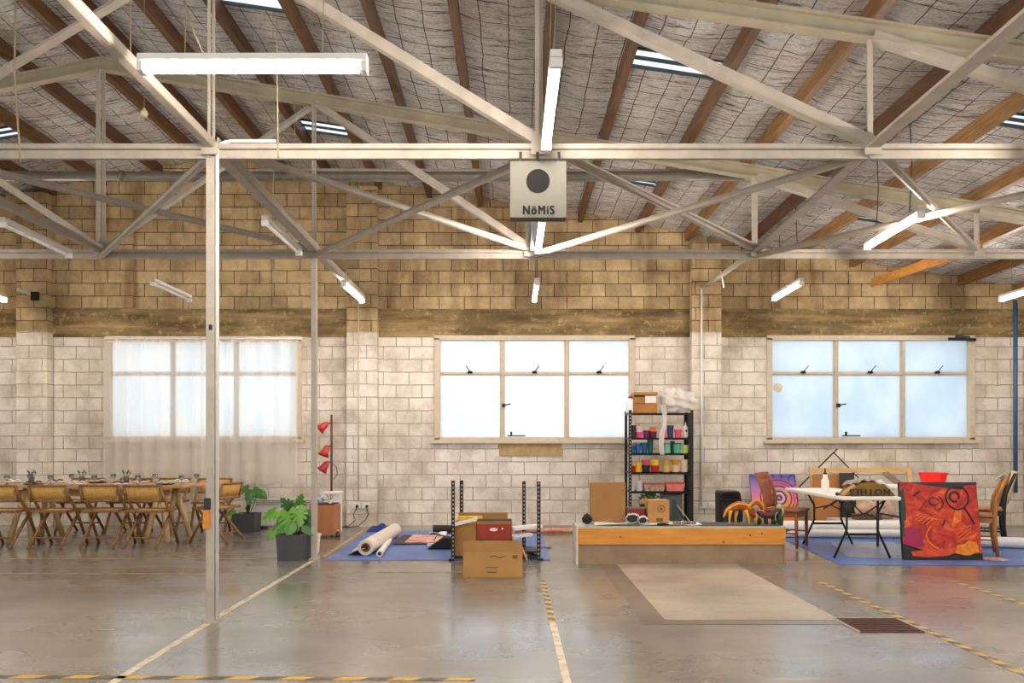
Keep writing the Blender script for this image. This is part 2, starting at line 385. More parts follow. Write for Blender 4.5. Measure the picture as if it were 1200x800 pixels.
# windows
def window(idx, h, pane, handles=True, vb=None):
    x0, x1, z0, z1 = h; hw = 0.02 if handles else 0.012
    w = bpy.data.objects.new('window_%d' % idx, None); COL.objects.link(w); w.location = ((x0+x1)/2, WY, z0); ORG[w.name] = Vector(w.location); w['kind'] = 'structure'
    fr = MB(); y = WY+0.05
    t = 0.06
    for a, b in (((x0-0.05, z0-0.05), (x1+0.05, z0+0.03)), ((x0-0.05, z1-0.035), (x1+0.05, z1+0.04)), ((x0-0.05, z0), (x0+0.035, z1)), ((x1-0.035, z0), (x1+0.05, z1))):
        fr.lohi((a[0], WY-0.03, a[1]), (b[0], WY+0.10, b[1]))
    fr.lohi((x0-0.10, WY-0.07, z0-0.06), (x1+0.10, WY+0.05, z0-0.02))
    fr.build('window_frame', FRAME, w, bevel=0.004)
    v1 = x0+(x1-x0)*0.3333; v2 = x0+(x1-x0)*0.6667; zm = wz(437.5)
    ml = MB()
    ml.lohi((v1-hw, WY+0.01, z0), (v1+hw, WY+0.09, z1)).lohi((v2-hw, WY+0.01, z0), (v2+hw, WY+0.09, z1))
    ml.lohi((x0, WY+0.02, zm-0.012), (x1, WY+0.09, zm+0.012)).lohi((v1, WY+0.01, zm-hw), (v2, WY+0.09, zm+hw))
    ml.build('mullion', FRAME, w, bevel=0.003)
    cols = [(x0+0.02, v1-0.02), (v1+0.02, v2-0.02), (v2+0.02, x1-0.02)]
    for k, (a, b) in enumerate(cols):
        for (c, d) in ((z0+0.02, zm-0.01), (zm+0.01, z1-0.02)):
            MB().lohi((a, WY+0.055, c), (b, WY+0.061, d)).build('pane', pane, w)
            s = MB(); q = 0.018   # thin steel sash round the glass
            s.lohi((a, WY+0.035, c), (b, WY+0.075, c+q)).lohi((a, WY+0.035, d-q), (b, WY+0.075, d)).lohi((a, WY+0.035, c), (a+q, WY+0.075, d)).lohi((b-q, WY+0.035, c), (b, WY+0.075, d))
            s.build('sash', FRAME, w)
    if handles:
        for k, (a, b) in enumerate(cols):
            m = MB(); c = Vector(((a+b)/2, WY-0.0, zm+0.02)); m.lathe([(0.035, -0.02), (0.045, 0), (0.03, 0.02)], c, 10)
            e = c+Vector((0.07 if not (idx == 2 and k == 0) else -0.06, -0.03, 0.10)); m.bar(c, e, 0.016, 0.012)
            m.build('latch', BLACK, w)
        c = Vector((v1+0.02, WY-0.01, wz(475))); m = MB().box(c, (0.05, 0.04, 0.06)); m.bar(c, c+Vector((0.11, -0.02, 0.025)), 0.02, 0.02); m.build('latch', BLACK, w)
        c = Vector((v1+0.22, WY-0.01, z0+0.06)); m = MB().box(c, (0.28, 0.02, 0.018)); m.box(c+Vector((-0.08, 0, 0.03)), (0.03, 0.02, 0.07)); m.build('stay', BLACK, w)
    return w
window(1, holes[0], PANE, False); window(2, holes[1], PANE); w3 = window(3, holes[2], PANE2)
MB().lathe([(0.075, -0.002), (0.075, 0.004)], (wx(913), WY+0.05, wz(454)), 24, Matrix.Rotation(PI/2, 3, 'X')).build('sticker', mat('faded_sticker', (226, 214, 190), 0.6), w3)
m = MB().bar(P(1112, 397, 11.92), P(1143, 398, 11.92), 0.05, 0.04); m.bar(P(1120, 394, 11.94), P(1136, 396, 11.9), 0.05, 0.05)
tag(m.build('roller_bracket', BLACK), 'dark bracket on the upper right corner of the right-hand window', 'bracket')

# roof: foil ceiling with openings under the roof lights
purl = [-8.75, -7.95, -7.15, -6.36, -5.5, -4.78, -4.28, -3.55, -2.82, -2.06, -1.28, -0.5, 0.32, 1.06, 1.95, 2.72, 3.6, 4.4, 5.3, 6.15, 7.0, 7.85, 8.7, 9.6]
def rd(px, py, zo=0.0):   # point of the roof plane seen at a pixel
    k = (px-VX)/(HY-py); z = 5.02+zo
    s = 0.165
    X = k*(z-CH)/(1+s*k)
    if X < -4.53:
        s2 = 0.165*1.15; z0 = 5.767+s2*4.53; X = k*(z0-CH)/(1-s2*k)
    return X, (roofz(X)+zo-CH)*S/(HY-py)
sk = []
for (pa, pb, py0, py1) in [(745, 832, 66, 88), (348, 408, 146, 158), (242, 322, -22, 9), (742, 770, 210, 219), (1172, 1212, 136, 152), (-8, 18, 151, 164), (1020, 1058, 256, 264)]:
    X0, d0 = rd((pa+pb)/2, py0); X1, d1 = rd((pa+pb)/2, py1)
    Xc = (X0+X1)/2
    lo = max([p for p in purl if p < Xc]); hi = min([p for p in purl if p > Xc])
    sk.append((lo+0.05, hi-0.05, min(d0, d1), max(d0, d1)))
def ceiling():
    mb = MB()
    xs = sorted(set([XL, -4.53, XR]+purl+[a for s_ in sk for a in s_[:2]]))
    xf = []
    for a, b in zip(xs, xs[1:]):
        n = max(1, int(round((b-a)/0.14)))
        xf += [a+(b-a)*i/n for i in range(n)]
    xf.append(xs[-1])
    ys = sorted(set([YF, WY+0.2]+[a for s_ in sk for a in s_[2:]])); yf = []
    for a, b in zip(ys, ys[1:]):
        n = max(1, int(round((b-a)/0.16))); yf += [a+(b-a)*i/n for i in range(n)]
    yf.append(ys[-1])
    idx = {}
    for i, x in enumerate(xf):
        near = min(abs(x-p) for p in purl)
        for j, y in enumerate(yf):
            if any(a-0.1 < x < b+0.1 and c-0.25 < y < d+0.25 for a, b, c, d in sk): near = 0.0
            sag = -min(near, 0.3)*0.14+random.uniform(-0.013, 0.013) if near > 0.02 else 0
            idx[i, j] = len(mb.v); mb.v.append(Vector((x, y, roofz(x)+0.03+sag)))
    for i in range(len(xf)-1):
        for j in range(len(yf)-1):
            cx, cy = (xf[i]+xf[i+1])/2, (yf[j]+yf[j+1])/2
            if any(a < cx < b and c < cy < d for a, b, c, d in sk): continue
            mb.f.append((idx[i, j], idx[i+1, j], idx[i+1, j+1], idx[i, j+1]))
    o = mb.build('ceiling', FOIL, smooth=True); return struct(o)
ceiling()
for i, (a, b, c, d) in enumerate(sk):
    w = bpy.data.objects.new('window_%d' % (i+4), None); COL.objects.link(w); zc = roofz((a+b)/2); w.location = ((a+b)/2, (c+d)/2, zc); ORG[w.name] = Vector(w.location); w['kind'] = 'structure'
    MB().add([(a-0.1, c-0.1, roofz(a-0.1)+0.06), (b+0.1, c-0.1, roofz(b+0.1)+0.06), (b+0.1, d+0.1, roofz(b+0.1)+0.06), (a-0.1, d+0.1, roofz(a-0.1)+0.06)], [(0, 1, 2, 3)]).build('roof_sheet', SKY, w, solid=0.004)
    fr = MB()
    for t in (0.0, 0.5, 1.0):
        y = c+(d-c)*t
        fr.bar((a-0.04, y, roofz(a)+0.03), (b+0.04, y, roofz(b)+0.03), 0.02, 0.03)
    fr.build('glazing_bar', mat('dark_teal_bar', (40, 52, 58), 0.5), w)

# purlins
side = lambda x: 'left' if x < 0 else 'right'
for i, x in enumerate(purl):
    mi = TIMB[0] if x < -0.4 and i % 2 == 0 else TIMB[1] if x < 2 else TIMB[2]
    if x in (-2.06, 3.6): mi = TIMB[1] if x < 0 else TIMB[0]
    z = roofz(x)-0.05
    mb = MB(); n = 8; pr = None
    for k in range(n+1):
        y = -4.0+(WY+4.0)*k/n; q = Vector((x+random.uniform(-0.012, 0.012), y, z+random.uniform(-0.012, 0.012)))
        if pr is not None: mb.bar(pr, q+Vector((0, 0.01, 0)), 0.075, 0.15)
        pr = q
    o = mb.build('roof_purlin', mi); ORD = ['first', 'second', 'third', 'fourth', 'fifth', 'sixth', 'seventh', 'eighth', 'ninth', 'tenth', 'eleventh', 'twelfth', 'thirteenth', 'fourteenth', 'fifteenth', 'sixteenth', 'seventeenth', 'eighteenth', 'nineteenth', 'twentieth']
    nl = len([q for q in purl if q < -4.53])
    tag(o, 'rough timber roof purlin, %s to the %s of the roof ridge' % ((ORD[nl-1-i], 'left') if i < nl else (ORD[i-nl], 'right')), 'purlin', 'timber purlins under the roof')
o = MB().bar(P(1149, 288, 8.6), P(1023, 331, 11.7), 0.05, 0.12).build('timber_brace', wood('orange_timber', (164, 104, 40), (200, 140, 64), 1))
tag(o, 'single bright orange timber prop sloping down to the back wall on the right', 'timber beam')

# ------------------------------------------------------------------ steel trusses
D1, D2 = 5.5, 8.47; ZB = 3.36
nodes1 = [-6.9, -4.53, -2.15, 0.195, 2.567, 4.95, 7.3]
nodes2 = [-9.2, -6.85, -4.53, -2.18, 0.195, 2.68, 5.13, 7.5]
def truss(d, nodes, ztop, label, apexx=-4.53, down_right=True, m_top=OLD_STEEL, zb=ZB):
    r = root('steel_truss', (0, d, zb), label, 'roof truss', 'steel roof trusses')
    x0, x1 = nodes[0]-0.3, nodes[-1]+2.2
    b = MB().bar((x0, d, zb+0.03), (x1, d, zb+0.03), 0.07, 0.035, ).bar((x0, d+0.02, zb-0.015), (x1, d+0.02, zb-0.015), 0.035, 0.06)
    b.build('bottom_chord', WHITE_STEEL, r)
    t = MB(); xs = [x0, apexx, x1]
    for a, c in zip(xs, xs[1:]):
        A = Vector((a, d, ztop(a))); C = Vector((c, d, ztop(c)))
        t.bar(A, C, 0.09, 0.02).bar(A-Vector((0, 0, 0.12)), C-Vector((0, 0, 0.12)), 0.09, 0.015).bar(A-Vector((0, 0, 0.06)), C-Vector((0, 0, 0.06)), 0.02, 0.12)
    t.build('top_chord', m_top, r)
    for x in nodes:
        w = 0.022 if abs(x+2.15) < 0.1 else (0.034 if d < 6 else 0.045)
        v = MB().bar((x-w*0.5, d-0.02, zb), (x-w*0.5, d-0.02, ztop(x)-0.1), w*0.9, w*0.5).bar((x+w*0.3, d+0.02, zb), (x+w*0.3, d+0.02, ztop(x)-0.1), w*0.9, w*0.3)
        v.build('vertical_strut', WHITE_STEEL, r)
        MB().box((x, d-0.042, zb+0.01), (0.12, 0.008, 0.085)).build('gusset_plate', WHITE_STEEL, r)
    for a, c in zip(nodes, nodes[1:]):
        if c <= -2.1 : p, q = (a, c) if False else (c, a)     # top at the right node, foot at the left node
        else: p, q = a, c
        if c <= -4.5: p, q = a, c
        MB().angle((p, d, ztop(p)-0.13), (q, d, zb+0.03), 0.07, side=1).build('diagonal_strut', WHITE_STEEL, r)
    return r
truss(D1, nodes1, lambda x: 4.65-0.145*x if x > -4.53 else 5.31+0.19*(x+4.53), 'nearer steel roof truss carrying the hanging grey box')
truss(D2, nodes2, lambda x: 4.76-0.165*x if x > -4.53 else 5.51+0.20*(x+4.53), 'farther steel roof truss with its gable peak above the dining chairs')
# tie pipe behind the far truss
o = MB().tube([P(-300, 206, 8.75), P(600, 207, 8.75), P(872, 206, 8.75)], 0.055, 10); o.tube([P(140, 207, 8.75), P(146, 207, 8.75)], 0.065, 10)
tag(o.build('collar_pipe', PIPE_ST, smooth=True), 'long dull grey horizontal pipe along the far truss above the block wall', 'pipe')
o = MB().tube([P(300, 199, 8.9), P(880, 200, 8.9)], 0.018, 8)
tag(o.build('thin_conduit', WHITE_STEEL), 'thin pale conduit running just over the long grey tie pipe', 'conduit')
# flat bracing between trusses
def brace(a, b, w, label, m=WHITE_STEEL):
    o = MB().tube([a, b], w/2, 8).build('roof_brace', m); tag(o, label, 'brace', 'flat roof bracing between the trusses')
zc = ZB+0.02
pl = {'a': Vector((-4.53, D1, zc)), 'b': Vector((-2.15, D1, zc)), 'c': Vector((0.195, D1, zc)), 'd': Vector((2.567, D1, zc)), 'e': Vector((4.95, D1, zc))}
qn = {'a': Vector((-4.53, D2, zc)), 'b': Vector((-2.18, D2, zc)), 'c': Vector((0.195, D2, zc)), 'd': Vector((2.68, D2, zc)), 'e': Vector((5.13, D2, zc))}
for k1, k2, lab in [('a', 'b', 'pale tube brace crossing low from the left edge to the second post'), ('b', 'a', 'grey diagonal brace from the front post up-left node to far truss'),
                    ('b', 'c', 'pale brace from the front post to the far truss middle'), ('c', 'b', 'brace from the hanging box across to the rear post'),
                    ('c', 'd', 'brace running right from the hanging box to the far truss'), ('d', 'c', 'brace from the right star joint back to the far truss middle'),
                    ('d', 'e', 'narrow white brace dropping right from the star joint'), ('e', 'd', 'long pale brace sweeping in from the right edge')]:
    off = Vector((0, 0, 0.035)) if k1 < k2 else Vector((0, 0, -0.035))
    brace(pl[k1]+off, qn[k2]+off, 0.065, lab)
def tie(a, b, w, label):
    o = MB().angle(a, b, w, 0.01).build('longitudinal_tie', WHITE_STEEL); tag(o, label, 'steel tie', 'lengthwise ties through the trusses')
tie(pl['b']+Vector((0, -3.4, 0.03)), pl['b'], 0.055, 'lengthwise tie coming from overhead down to the front post head')
tie(pl['b'], qn['b'], 0.085, 'grey lengthwise tie between the heads of the two posts')
tie(qn['b'], P(425, 350, 11.83), 0.07, 'lengthwise tie from the rear post to the wall pier')
tie(pl['d']+Vector((0.0, -3.4, 0.03)), pl['d'], 0.10, 'thick lengthwise tie sweeping up to the top right corner')
tie(pl['d'], qn['d'], 0.085, 'lengthwise tie from the right star joint to the far truss')
tie(qn['d'], P(827, 336, 11.83), 0.07, 'lengthwise tie meeting the middle wall pier at the right')
tie(pl['a'], qn['a'], 0.07, 'lengthwise tie low at the far left reaching the far truss')

# posts
def post(x, y, w, label, feat):
    r = root('steel_post', (x, y, 0), label, 'post', 'steel posts')
    MB().box((x, y, (ZB-0.05)/2), (w, w, ZB-0.05)).build('shaft', WHITE_STEEL, r, bevel=0.004)
    MB().box((x, y, 0.006), (w*1.7, w*1.7, 0.012)).build('base_plate', WHITE_STEEL, r)
    if feat:
        c = MB(); xx = x+w/2+0.016
        pts = [Vector((xx, y-0.02, 0.02)), Vector((xx, y-0.02, 3.36))]+[Vector((xx+0.10-0.10*math.cos(t), y-0.02, 3.36+0.07*math.sin(t))) for t in (0.4, 0.8, 1.2, 1.57)]+[Vector((xx+0.42, y-0.02, 3.43))]
        c.tube(pts, 0.013, 8).build('conduit', WHITE, r, smooth=True)
        MB().box((x-0.02, y-w/2-0.012, 0.735), (0.045, 0.024, 0.13)).build('orange_sleeve', mat('orange_tape', (214, 134, 40), 0.6), r)
        MB().box((x-0.015, y-w/2-0.012, 0.845), (0.04, 0.024, 0.08)).build('black_grip', BLKP, r)
        MB().box((x+0.005, y-w/2-0.006, 2.10), (0.02, 0.012, 0.035)).build('bolt_slot', BLACK, r)
    return r
post(-2.15, D1, 0.062, 'front white steel post with a bent conduit and a black and orange grip', True)
post(-2.18, D2, 0.058, 'rear white steel post beside the potted monstera', False)

# ------------------------------------------------------------------ hanging box
y0 = 5.36
r = root('hanging_metal_box', P(631, 255, y0), 'grey metal box with dark round hole and NoMiS lettering hung from truss', 'box')
a, b = P(597.5, 255, y0), P(664, 188.5, y0)
SG = mat('grey_green_sheet_metal', (88, 86, 77), 0.75, 0.0, var=0.04, scale=2)
MB().lohi(a, (b.x, y0+0.10, b.z)).build('casing', SG, r, bevel=0.004)
MB().lathe([(0.082, -0.003), (0.082, 0.004)], P(630.5, 212, y0-0.002), 40, Matrix.Rotation(PI/2, 3, 'X')).build('round_opening', mat('dark_bronze', (10, 8, 6), 1.0), r)
text_part('NöMiS', 0.086, P(631, 246.5, y0-0.004), (PI/2, 0, 0), mat('black_ink', (8, 8, 7), 1.0), r)
tp = MB()
for q in (610, 630, 655): tp.bar(P(q, 189, y0+0.05), P(q, 178, y0+0.05), 0.02, 0.006)
tp.build('hanger_strap', BLACK, r)
rr = MB().lohi(P(622, 293, 8.3), P(629, 253, 8.36)); tag(rr.build('hanging_rail', mat('pale_blue_grey_paint', (190, 196, 206), 0.5)), 'pale blue-grey flat upright hanging below the metal box', 'rail')

# ------------------------------------------------------------------ fluorescent lamps
CORD = mat('pale_cord', (150, 138, 108), 0.8); CHAIN = mat('dark_chain', (40, 36, 32), 0.6)
def lamp(A, B, lit, label, dark=False, cord=True):
    A = Vector(A); B = Vector(B); c = (A+B)/2
    r = root('fluorescent_light', c, label, 'ceiling light', 'hanging fluorescent lights')
    dr = (B-A).normalized(); up = Vector((0, 0, 1))
    MB().bar(A+up*0.05, B+up*0.05, 0.065, 0.04).build('housing', WHITE, r, bevel=0.006)
    sd = dr.cross(up).normalized()
    MB().tube([A+dr*0.05, B-dr*0.05], 0.026 if lit else 0.018, 10).build('lamp_tube', TUBE if lit else mat('unlit_tube', (232, 228, 220), 0.3), r, smooth=True)
    MB().bar(A, A+dr*0.035, 0.07, 0.055).build('end_cap', WHITE, r, bevel=0.006); MB().bar(B-dr*0.035, B, 0.07, 0.055).build('end_cap', WHITE, r, bevel=0.006)
    if cord and (lit or A.y < 7.08):
        for t in (0.2, 0.8):
            q = A.lerp(B, t); z = roofz(q.x)-0.03
            MB().tube([q+up*0.06, Vector((q.x+0.02, q.y, (q.z+z)/2)), Vector((q.x, q.y, z))], 0.005 if dark else 0.003, 5).build('hanging_cord', CHAIN if dark else CORD, r)
    return r
lamp(P(163, 80, 4.15), P(431, 80, 4.15), True, 'large lit tube light hanging crosswise at upper left, nearest of all', cord=True)
lamp((0.235, 4.08, 3.30), (0.235, 5.27, 3.30), True, 'lit tube light pointing down at the top of the hanging metal box')
lamp((0.285, 7.1, 3.345), (0.285, 8.3, 3.345), True, 'lit tube light seen just under the hanging metal box')
lamp((0.32, 9.75, 3.31), (0.32, 10.95, 3.31), True, 'small lit tube light over the left-hand frosted window', True)
lamp((-2.27, 7.05, 3.30), (-2.27, 8.2, 3.30), False, 'unlit tube light by the head of the rear post')
lamp((-2.15, 9.8, 3.3), (-2.13, 10.95, 3.3), True, 'lit tube light in front of the left wall pier')
lamp((-4.55, 9.72, 3.3), (-4.55, 10.85, 3.3), False, 'unlit tube light over the curtained window')
lamp((-4.72, 7.1, 3.3), (-4.78, 8.3, 3.3), False, 'unlit tube light near the left edge below the truss')
lamp((-7.2, 9.7, 3.3), (-7.18, 10.9, 3.3), True, 'lit tube light cut off by the left edge')
lamp((3.63, 6.8, 3.3), (3.67, 7.95, 3.3), True, 'big lit tube light on dark chains at the right', True)
lamp((3.66, 9.7, 3.3), (3.68, 10.8, 3.3), True, 'lit tube light on dark chains over the right-hand window', True)
lamp((6.87, 9.7, 3.3), (6.9, 10.85, 3.3), True, 'lit tube light cut off by the right edge')
for (x, y) in [(6.9, 6.8), (3.65, 4.0), (-7.2, 6.9), (7.0, 3.5), (-7.3, 3.5), (3.6, 0.8), (-2.2, 0.8), (-5.2, 1.2), (0.3, -1.5), (5, -1.5), (-4.8, -1.5)]:
    lamp((x, y, 3.3), (x, y+1.2, 3.3), True, 'lit tube light farther along the hall, outside the picture', True)

c = P(169, 133, 7.0)
r = root('bare_bulb', c, 'small round pale bulb hanging below the roof foil, upper left', 'bulb')
MB().lathe([(0.006, -0.035), (0.028, -0.02), (0.034, 0), (0.026, 0.024), (0.014, 0.035), (0.012, 0.05)], c, 14).build('glass_globe', mat('creamy_bulb', (226, 208, 160), 0.4), r, smooth=True)
MB().tube([c+Vector((0, 0, 0.05)), Vector((c.x, c.y, roofz(c.x)-0.02))], 0.003, 5).build('flex', CORD, r)
r = root('wall_bracket', P(42, 350, 11.8), 'dark steel bracket on the leftmost wall pier above the concrete band', 'bracket')
q = MB().bar(P(20, 339, 11.7), P(38, 345, 11.8), 0.03, 0.05); q.build('arm', GREY_STEEL, r); MB().box(P(41, 347, 11.8), (0.10, 0.06, 0.13)).build('clamp', BLACK, r)
# ------------------------------------------------------------------ pipes, cords, sockets on the wall
def pipe(name, pts, rad, m, label, cat='pipe'):
    tag(MB().tube(pts, rad, 8).build(name, m, smooth=True), label, cat)
pipe('conduit', [P(420, 352, 11.8), P(420, 587, 11.8)], 0.010, FRAME, 'thin white conduit on the left wall pier down to its sockets', 'conduit')
pipe('conduit', [P(822, 338, 11.8), P(822, 592, 11.8)], 0.016, WHITE, 'white conduit on the right wall pier down to its sockets', 'conduit')
pipe('blue_pipe', [P(1190, 352, 11.93), P(1190, 577, 11.93)], 0.03, mat('blue_pipe_paint', (52, 92, 130), 0.4), 'tall blue pipe on the back wall near the right edge')
def socket(px, label, cable, x2=None):
    r = root('power_socket', P(px, 596, 11.82), label, 'power socket', 'wall power sockets')
    c = P(px, 592, 11.815); MB().box(c, (0.125, 0.03, 0.085)).build('face_plate', WHITE, r, bevel=0.006)
    if cable:
        MB().box(c+Vector((0.02, -0.035, -0.01)), (0.035, 0.05, 0.035)).build('plug', BLKP, r)
        MB().tube([c+Vector((0.02, -0.05, -0.03)), c+Vector((cable*0.4, -0.06, -0.13)), c+Vector((0.0, -0.06, -0.22)), c+Vector((-0.1, -0.1, -0.31)), c+Vector((-0.35, -0.2, -0.325))], 0.006, 5).build('cable', BLKP, r, smooth=True)
    else:
        MB().box(c+Vector((-0.02, -0.017, 0.0)), (0.02, 0.008, 0.03)).build('switch', mat('socket_switch', (210, 205, 198), 0.4), r)
socket(417.5, 'left white socket with plug on the left wall pier', -0.08); socket(429, 'right white socket with plug on the left wall pier', 0.12)
socket(824, 'left white socket behind the low bench on the pier', 0); socket(834.5, 'right white socket behind the low bench on the pier', 0)
pipe('pull_cord', [Vector((-2.98, 6.0, 5.4)), Vector((-2.98, 6.0, 4.2))], 0.006, CORD, 'thin pale cord dangling from roof left of the front post', 'cord')
pipe('pull_cord', [P(18, 0, 5.0), P(17, 90, 5.0), P(22, 160, 5.0), P(24, 190, 5.0)], 0.006, CORD, 'thin wavy cord hanging at the far left edge', 'cord')
pipe('pull_cord', [P(324, 20, 5.2), P(325, 110, 5.2), P(326, 187, 5.2)], 0.005, CORD, 'thin pale cord hanging right of the large near light', 'cord')
pipe('pull_cord', [P(215, 0, 5.0), P(228, 40, 5.0), P(238, 62, 5.0)], 0.006, CORD, 'slanting yellowish cord above the large near light', 'cord')
pipe('pull_cord', [P(845, 318, 10.5), P(847, 330, 10.5), P(848, 337, 10.5)], 0.012, WHITE, 'short white loop dangling beside the middle wall pier', 'cord')

# ------------------------------------------------------------------ curtains
def curtain(pa, pb, label):
    x0, x1 = wx(pa)*0.99, wx(pb)*0.99; zt, zb = wz(398), 0.66
    r = root('curtain', ((x0+x1)/2, 11.84, zb), label, 'curtain', 'sheer curtains of the left window')
    ph = random.uniform(0, 6)
    def fn(u, v):
        k = (x1-x0)*4.2; am = 0.050+0.015*(1-v)
        x = x0+(x1-x0)*u
        return (x+0.015*math.sin(9*u+ph+v), 11.84+am*math.sin(k*2*PI*u*1.05+ph+1.4*math.sin(5*u))+0.008*math.sin(40*u), zb+(zt-zb)*v)
    MB().grid(fn, 180, 16).build('fabric', CURT, r, smooth=True)
    def fh(u, v):
        return (x0+(x1-x0)*u, 11.83+0.012*math.sin((x1-x0)*24*u), zt-0.06+0.09*v)
    MB().grid(fh, 90, 2).build('heading_tape', mat('curtain_heading', (226, 214, 200), 0.8), r, smooth=True)
curtain(126, 238, 'left sheer white curtain over the left window'); curtain(238, 350, 'right sheer white curtain over the left window')
m = MB().tube([P(122, 396.5, 11.80), P(354, 396.5, 11.80)], 0.016, 8)
tag(m.build('curtain_rod', WHITE, smooth=True), 'white rod carrying the two sheer curtains', 'curtain rod')

# ------------------------------------------------------------------ floor marks
struct(MB().lohi((0.92, 5.40, 0), (2.66, 8.09, 0.003)).build('floor_inlay_border', INLAYB))
struct(MB().lohi((1.10, 5.52, 0), (2.36, 8.09, 0.006)).build('floor_inlay', INLAY))
r = root('drain_cover', (2.56, 5.37, 0), 'rusty dark red steel drain cover set in the floor', 'drain cover')
RUST = mat('rusty_steel', (92, 58, 46), 0.6, 0.3, var=0.3, scale=20)
MB().lohi((2.34, 5.17, 0), (2.78, 5.57, 0.008)).build('plate', RUST, r)
g = MB()
for k in range(9): g.lohi((2.36, 5.19+k*0.043, 0.008), (2.76, 5.20+k*0.043, 0.012))
g.build('tread_ribs', mat('rust_edge', (74, 48, 40), 0.7), r)
g = MB().lohi((2.33, 5.16, 0), (2.34, 5.58, 0.010)).lohi((2.78, 5.16, 0), (2.79, 5.58, 0.01)).lohi((2.33, 5.57, 0), (2.79, 5.58, 0.01))
g.build('steel_rim', GREY_STEEL, r)
HZY = stripe_material('hazard_tape_y', 1, (206, 166, 74), (84, 78, 66), 0.17); HZX = stripe_material('hazard_tape_x', 0, (214, 168, 60), (92, 84, 70), 0.30, 0.5, -1.0)
HZF = stripe_material('worn_tape_x', 0, (176, 160, 116), (140, 130, 112), 0.22, 0.9, -1.0)
PALE = stripe_material('worn_white_tape', 1, (222, 208, 184), (214, 200, 172), 0.2, 0.75); HZW = stripe_material('worn_tape_y', 1, (196, 172, 110), (150, 136, 108), 0.2, 0.6)
def tape(a, b, w, m, label, z=0.0015):
    a = Vector(a+(z,)); b = Vector(b+(z,))
    tag(MB().bar(a, b, w, 0.002).build('floor_tape', m), label, 'floor tape', 'marking tapes on the floor')
tape((-2.11, 3.4), (-2.15, 5.42), 0.05, PALE, 'white worn tape strip from the front post toward the viewer')
tape((-2.16, 5.6), (-2.17, 8.35), 0.05, PALE, 'worn pale tape running from front post to rear post')
tape((-2.12, 8.6), (-2.19, 11.5), 0.05, HZW, 'yellowish tape along the left edge of the blue mat')
tape((0.295, 3.6), (0.29, 5.45), 0.045, PALE, 'plain white tape strip at the bottom centre')
tape((0.29, 5.45), (0.285, 7.15), 0.05, HZY, 'striped tape leading from centre toward the cardboard box')
tape((2.82, 3.6), (2.84, 7.1), 0.055, HZY, 'yellow and black tape passing right of the drain cover')
tape((4.02, 4.5), (4.09, 7.1), 0.055, HZY, 'yellow and black tape at the far right edge')
tape((-4.2, 4.22), (-0.2, 4.14), 0.05, HZX, 'yellow and black tape across the bottom left')
tape((-7.5, 7.55), (-2.5, 7.5), 0.04, HZF, 'faint crosswise tape in front of the dining chairs')
tape((-7.5, 8.5), (-2.6, 8.5), 0.04, HZF, 'faint crosswise tape closest to the dining chair feet')
tape((-1.9, 7.6), (0.2, 7.6), 0.035, HZF, 'faint crosswise tape just before the blue mat')

# ------------------------------------------------------------------ dining area
def make_chair():
    r = root('dining_chair', (0, 0, 0), 'x', 'chair', 'folding cane dining chairs')
    # local: chair faces +Y (back towards -Y), 0.48 wide
    w = 0.23
    for s in (-1, 1):
        x = s*w
        MB().tube([(x, 0.26, 0), (x, 0.02, 0.44), (x*0.98, -0.16, 0.66), (x*0.98, -0.20, 0.77)], [0.017, 0.019, 0.018, 0.015], 8).build('leg', CHW, r, smooth=True)
        x = s*(w-0.035)
        MB().tube([(x, -0.27, 0), (x, 0.02, 0.30), (x, 0.18, 0.44)], [0.017, 0.02, 0.018], 8).build('leg', CHW, r, smooth=True)
    b = MB(); 
    A = lambda u, v: Vector((u, -0.155-0.05*v/0.2-0.02*(1-(u/w)**2), 0.57+v))
    def fb(u, v): return A((u-0.5)*2*(w-0.03), 0.02+v*0.16)
    o = MB().grid(fb, 10, 2).build('backrest', CANE, r, smooth=True, solid=0.008)
    fr = MB()
    for v in (0.0, 0.19):
        fr.tube([A(u*w, v) for u in (-1, -0.5, 0, 0.5, 1)], 0.014, 8)
    for u in (-1, 1): fr.tube([A(u*w, -0.01), A(u*w, 0.2)], 0.016, 8)
    fr.build('back_frame', CHW, r, smooth=True)
    MB().grid(lambda u, v: ((u-0.5)*0.40, -0.15+0.36*v, 0.45-0.015*math.sin(PI*v)*math.sin(PI*u)), 8, 8).build('seat', CANE, r, smooth=True, solid=0.012)
    sf = MB()
    for y in (-0.17, 0.22): sf.bar((-0.225, y, 0.445), (0.225, y, 0.445), 0.035, 0.03)
    for x in (-0.205, 0.205): sf.bar((x, -0.17, 0.445), (x, 0.22, 0.445), 0.03, 0.035)
    sf.build('seat_frame', CHW, r, bevel=0.004)
    MB().tube([(-0.195, -0.16, 0.12), (0.195, -0.16, 0.12)], 0.011, 8).build('stretcher', CHW, r)
    return r
ch = make_chair(); first = True
spots = [(-6.85, 9.58, 0.05, 'near-side chair wholly past the left edge'), (-6.27, 9.55, 0.0, 'leftmost chair in view on the near side, cut by the frame'),
         (-5.66, 9.56, -0.02, 'second near-side folding chair from the left'), (-5.06, 9.60, 0.04, 'third near-side folding chair from the left'),
         (-4.50, 9.56, -0.03, 'near-side folding chair closest to the table corner'),
         (-3.83, 10.02, R(78), 'chair at the table end, seen side on, by the front post'),
         (-6.9, 11.05, PI, 'far-side chair wholly past the left edge'), (-6.2, 11.05, PI+0.04, 'far-side chair nearest the left edge'), (-5.5, 11.05, PI, 'far-side chair behind the second place from the left'), (-4.95, 11.05, PI-0.05, 'far-side chair behind the last table vase'),
         (-4.30, 11.0, PI+0.15, 'far-side chair with pale backrest near the table end')]
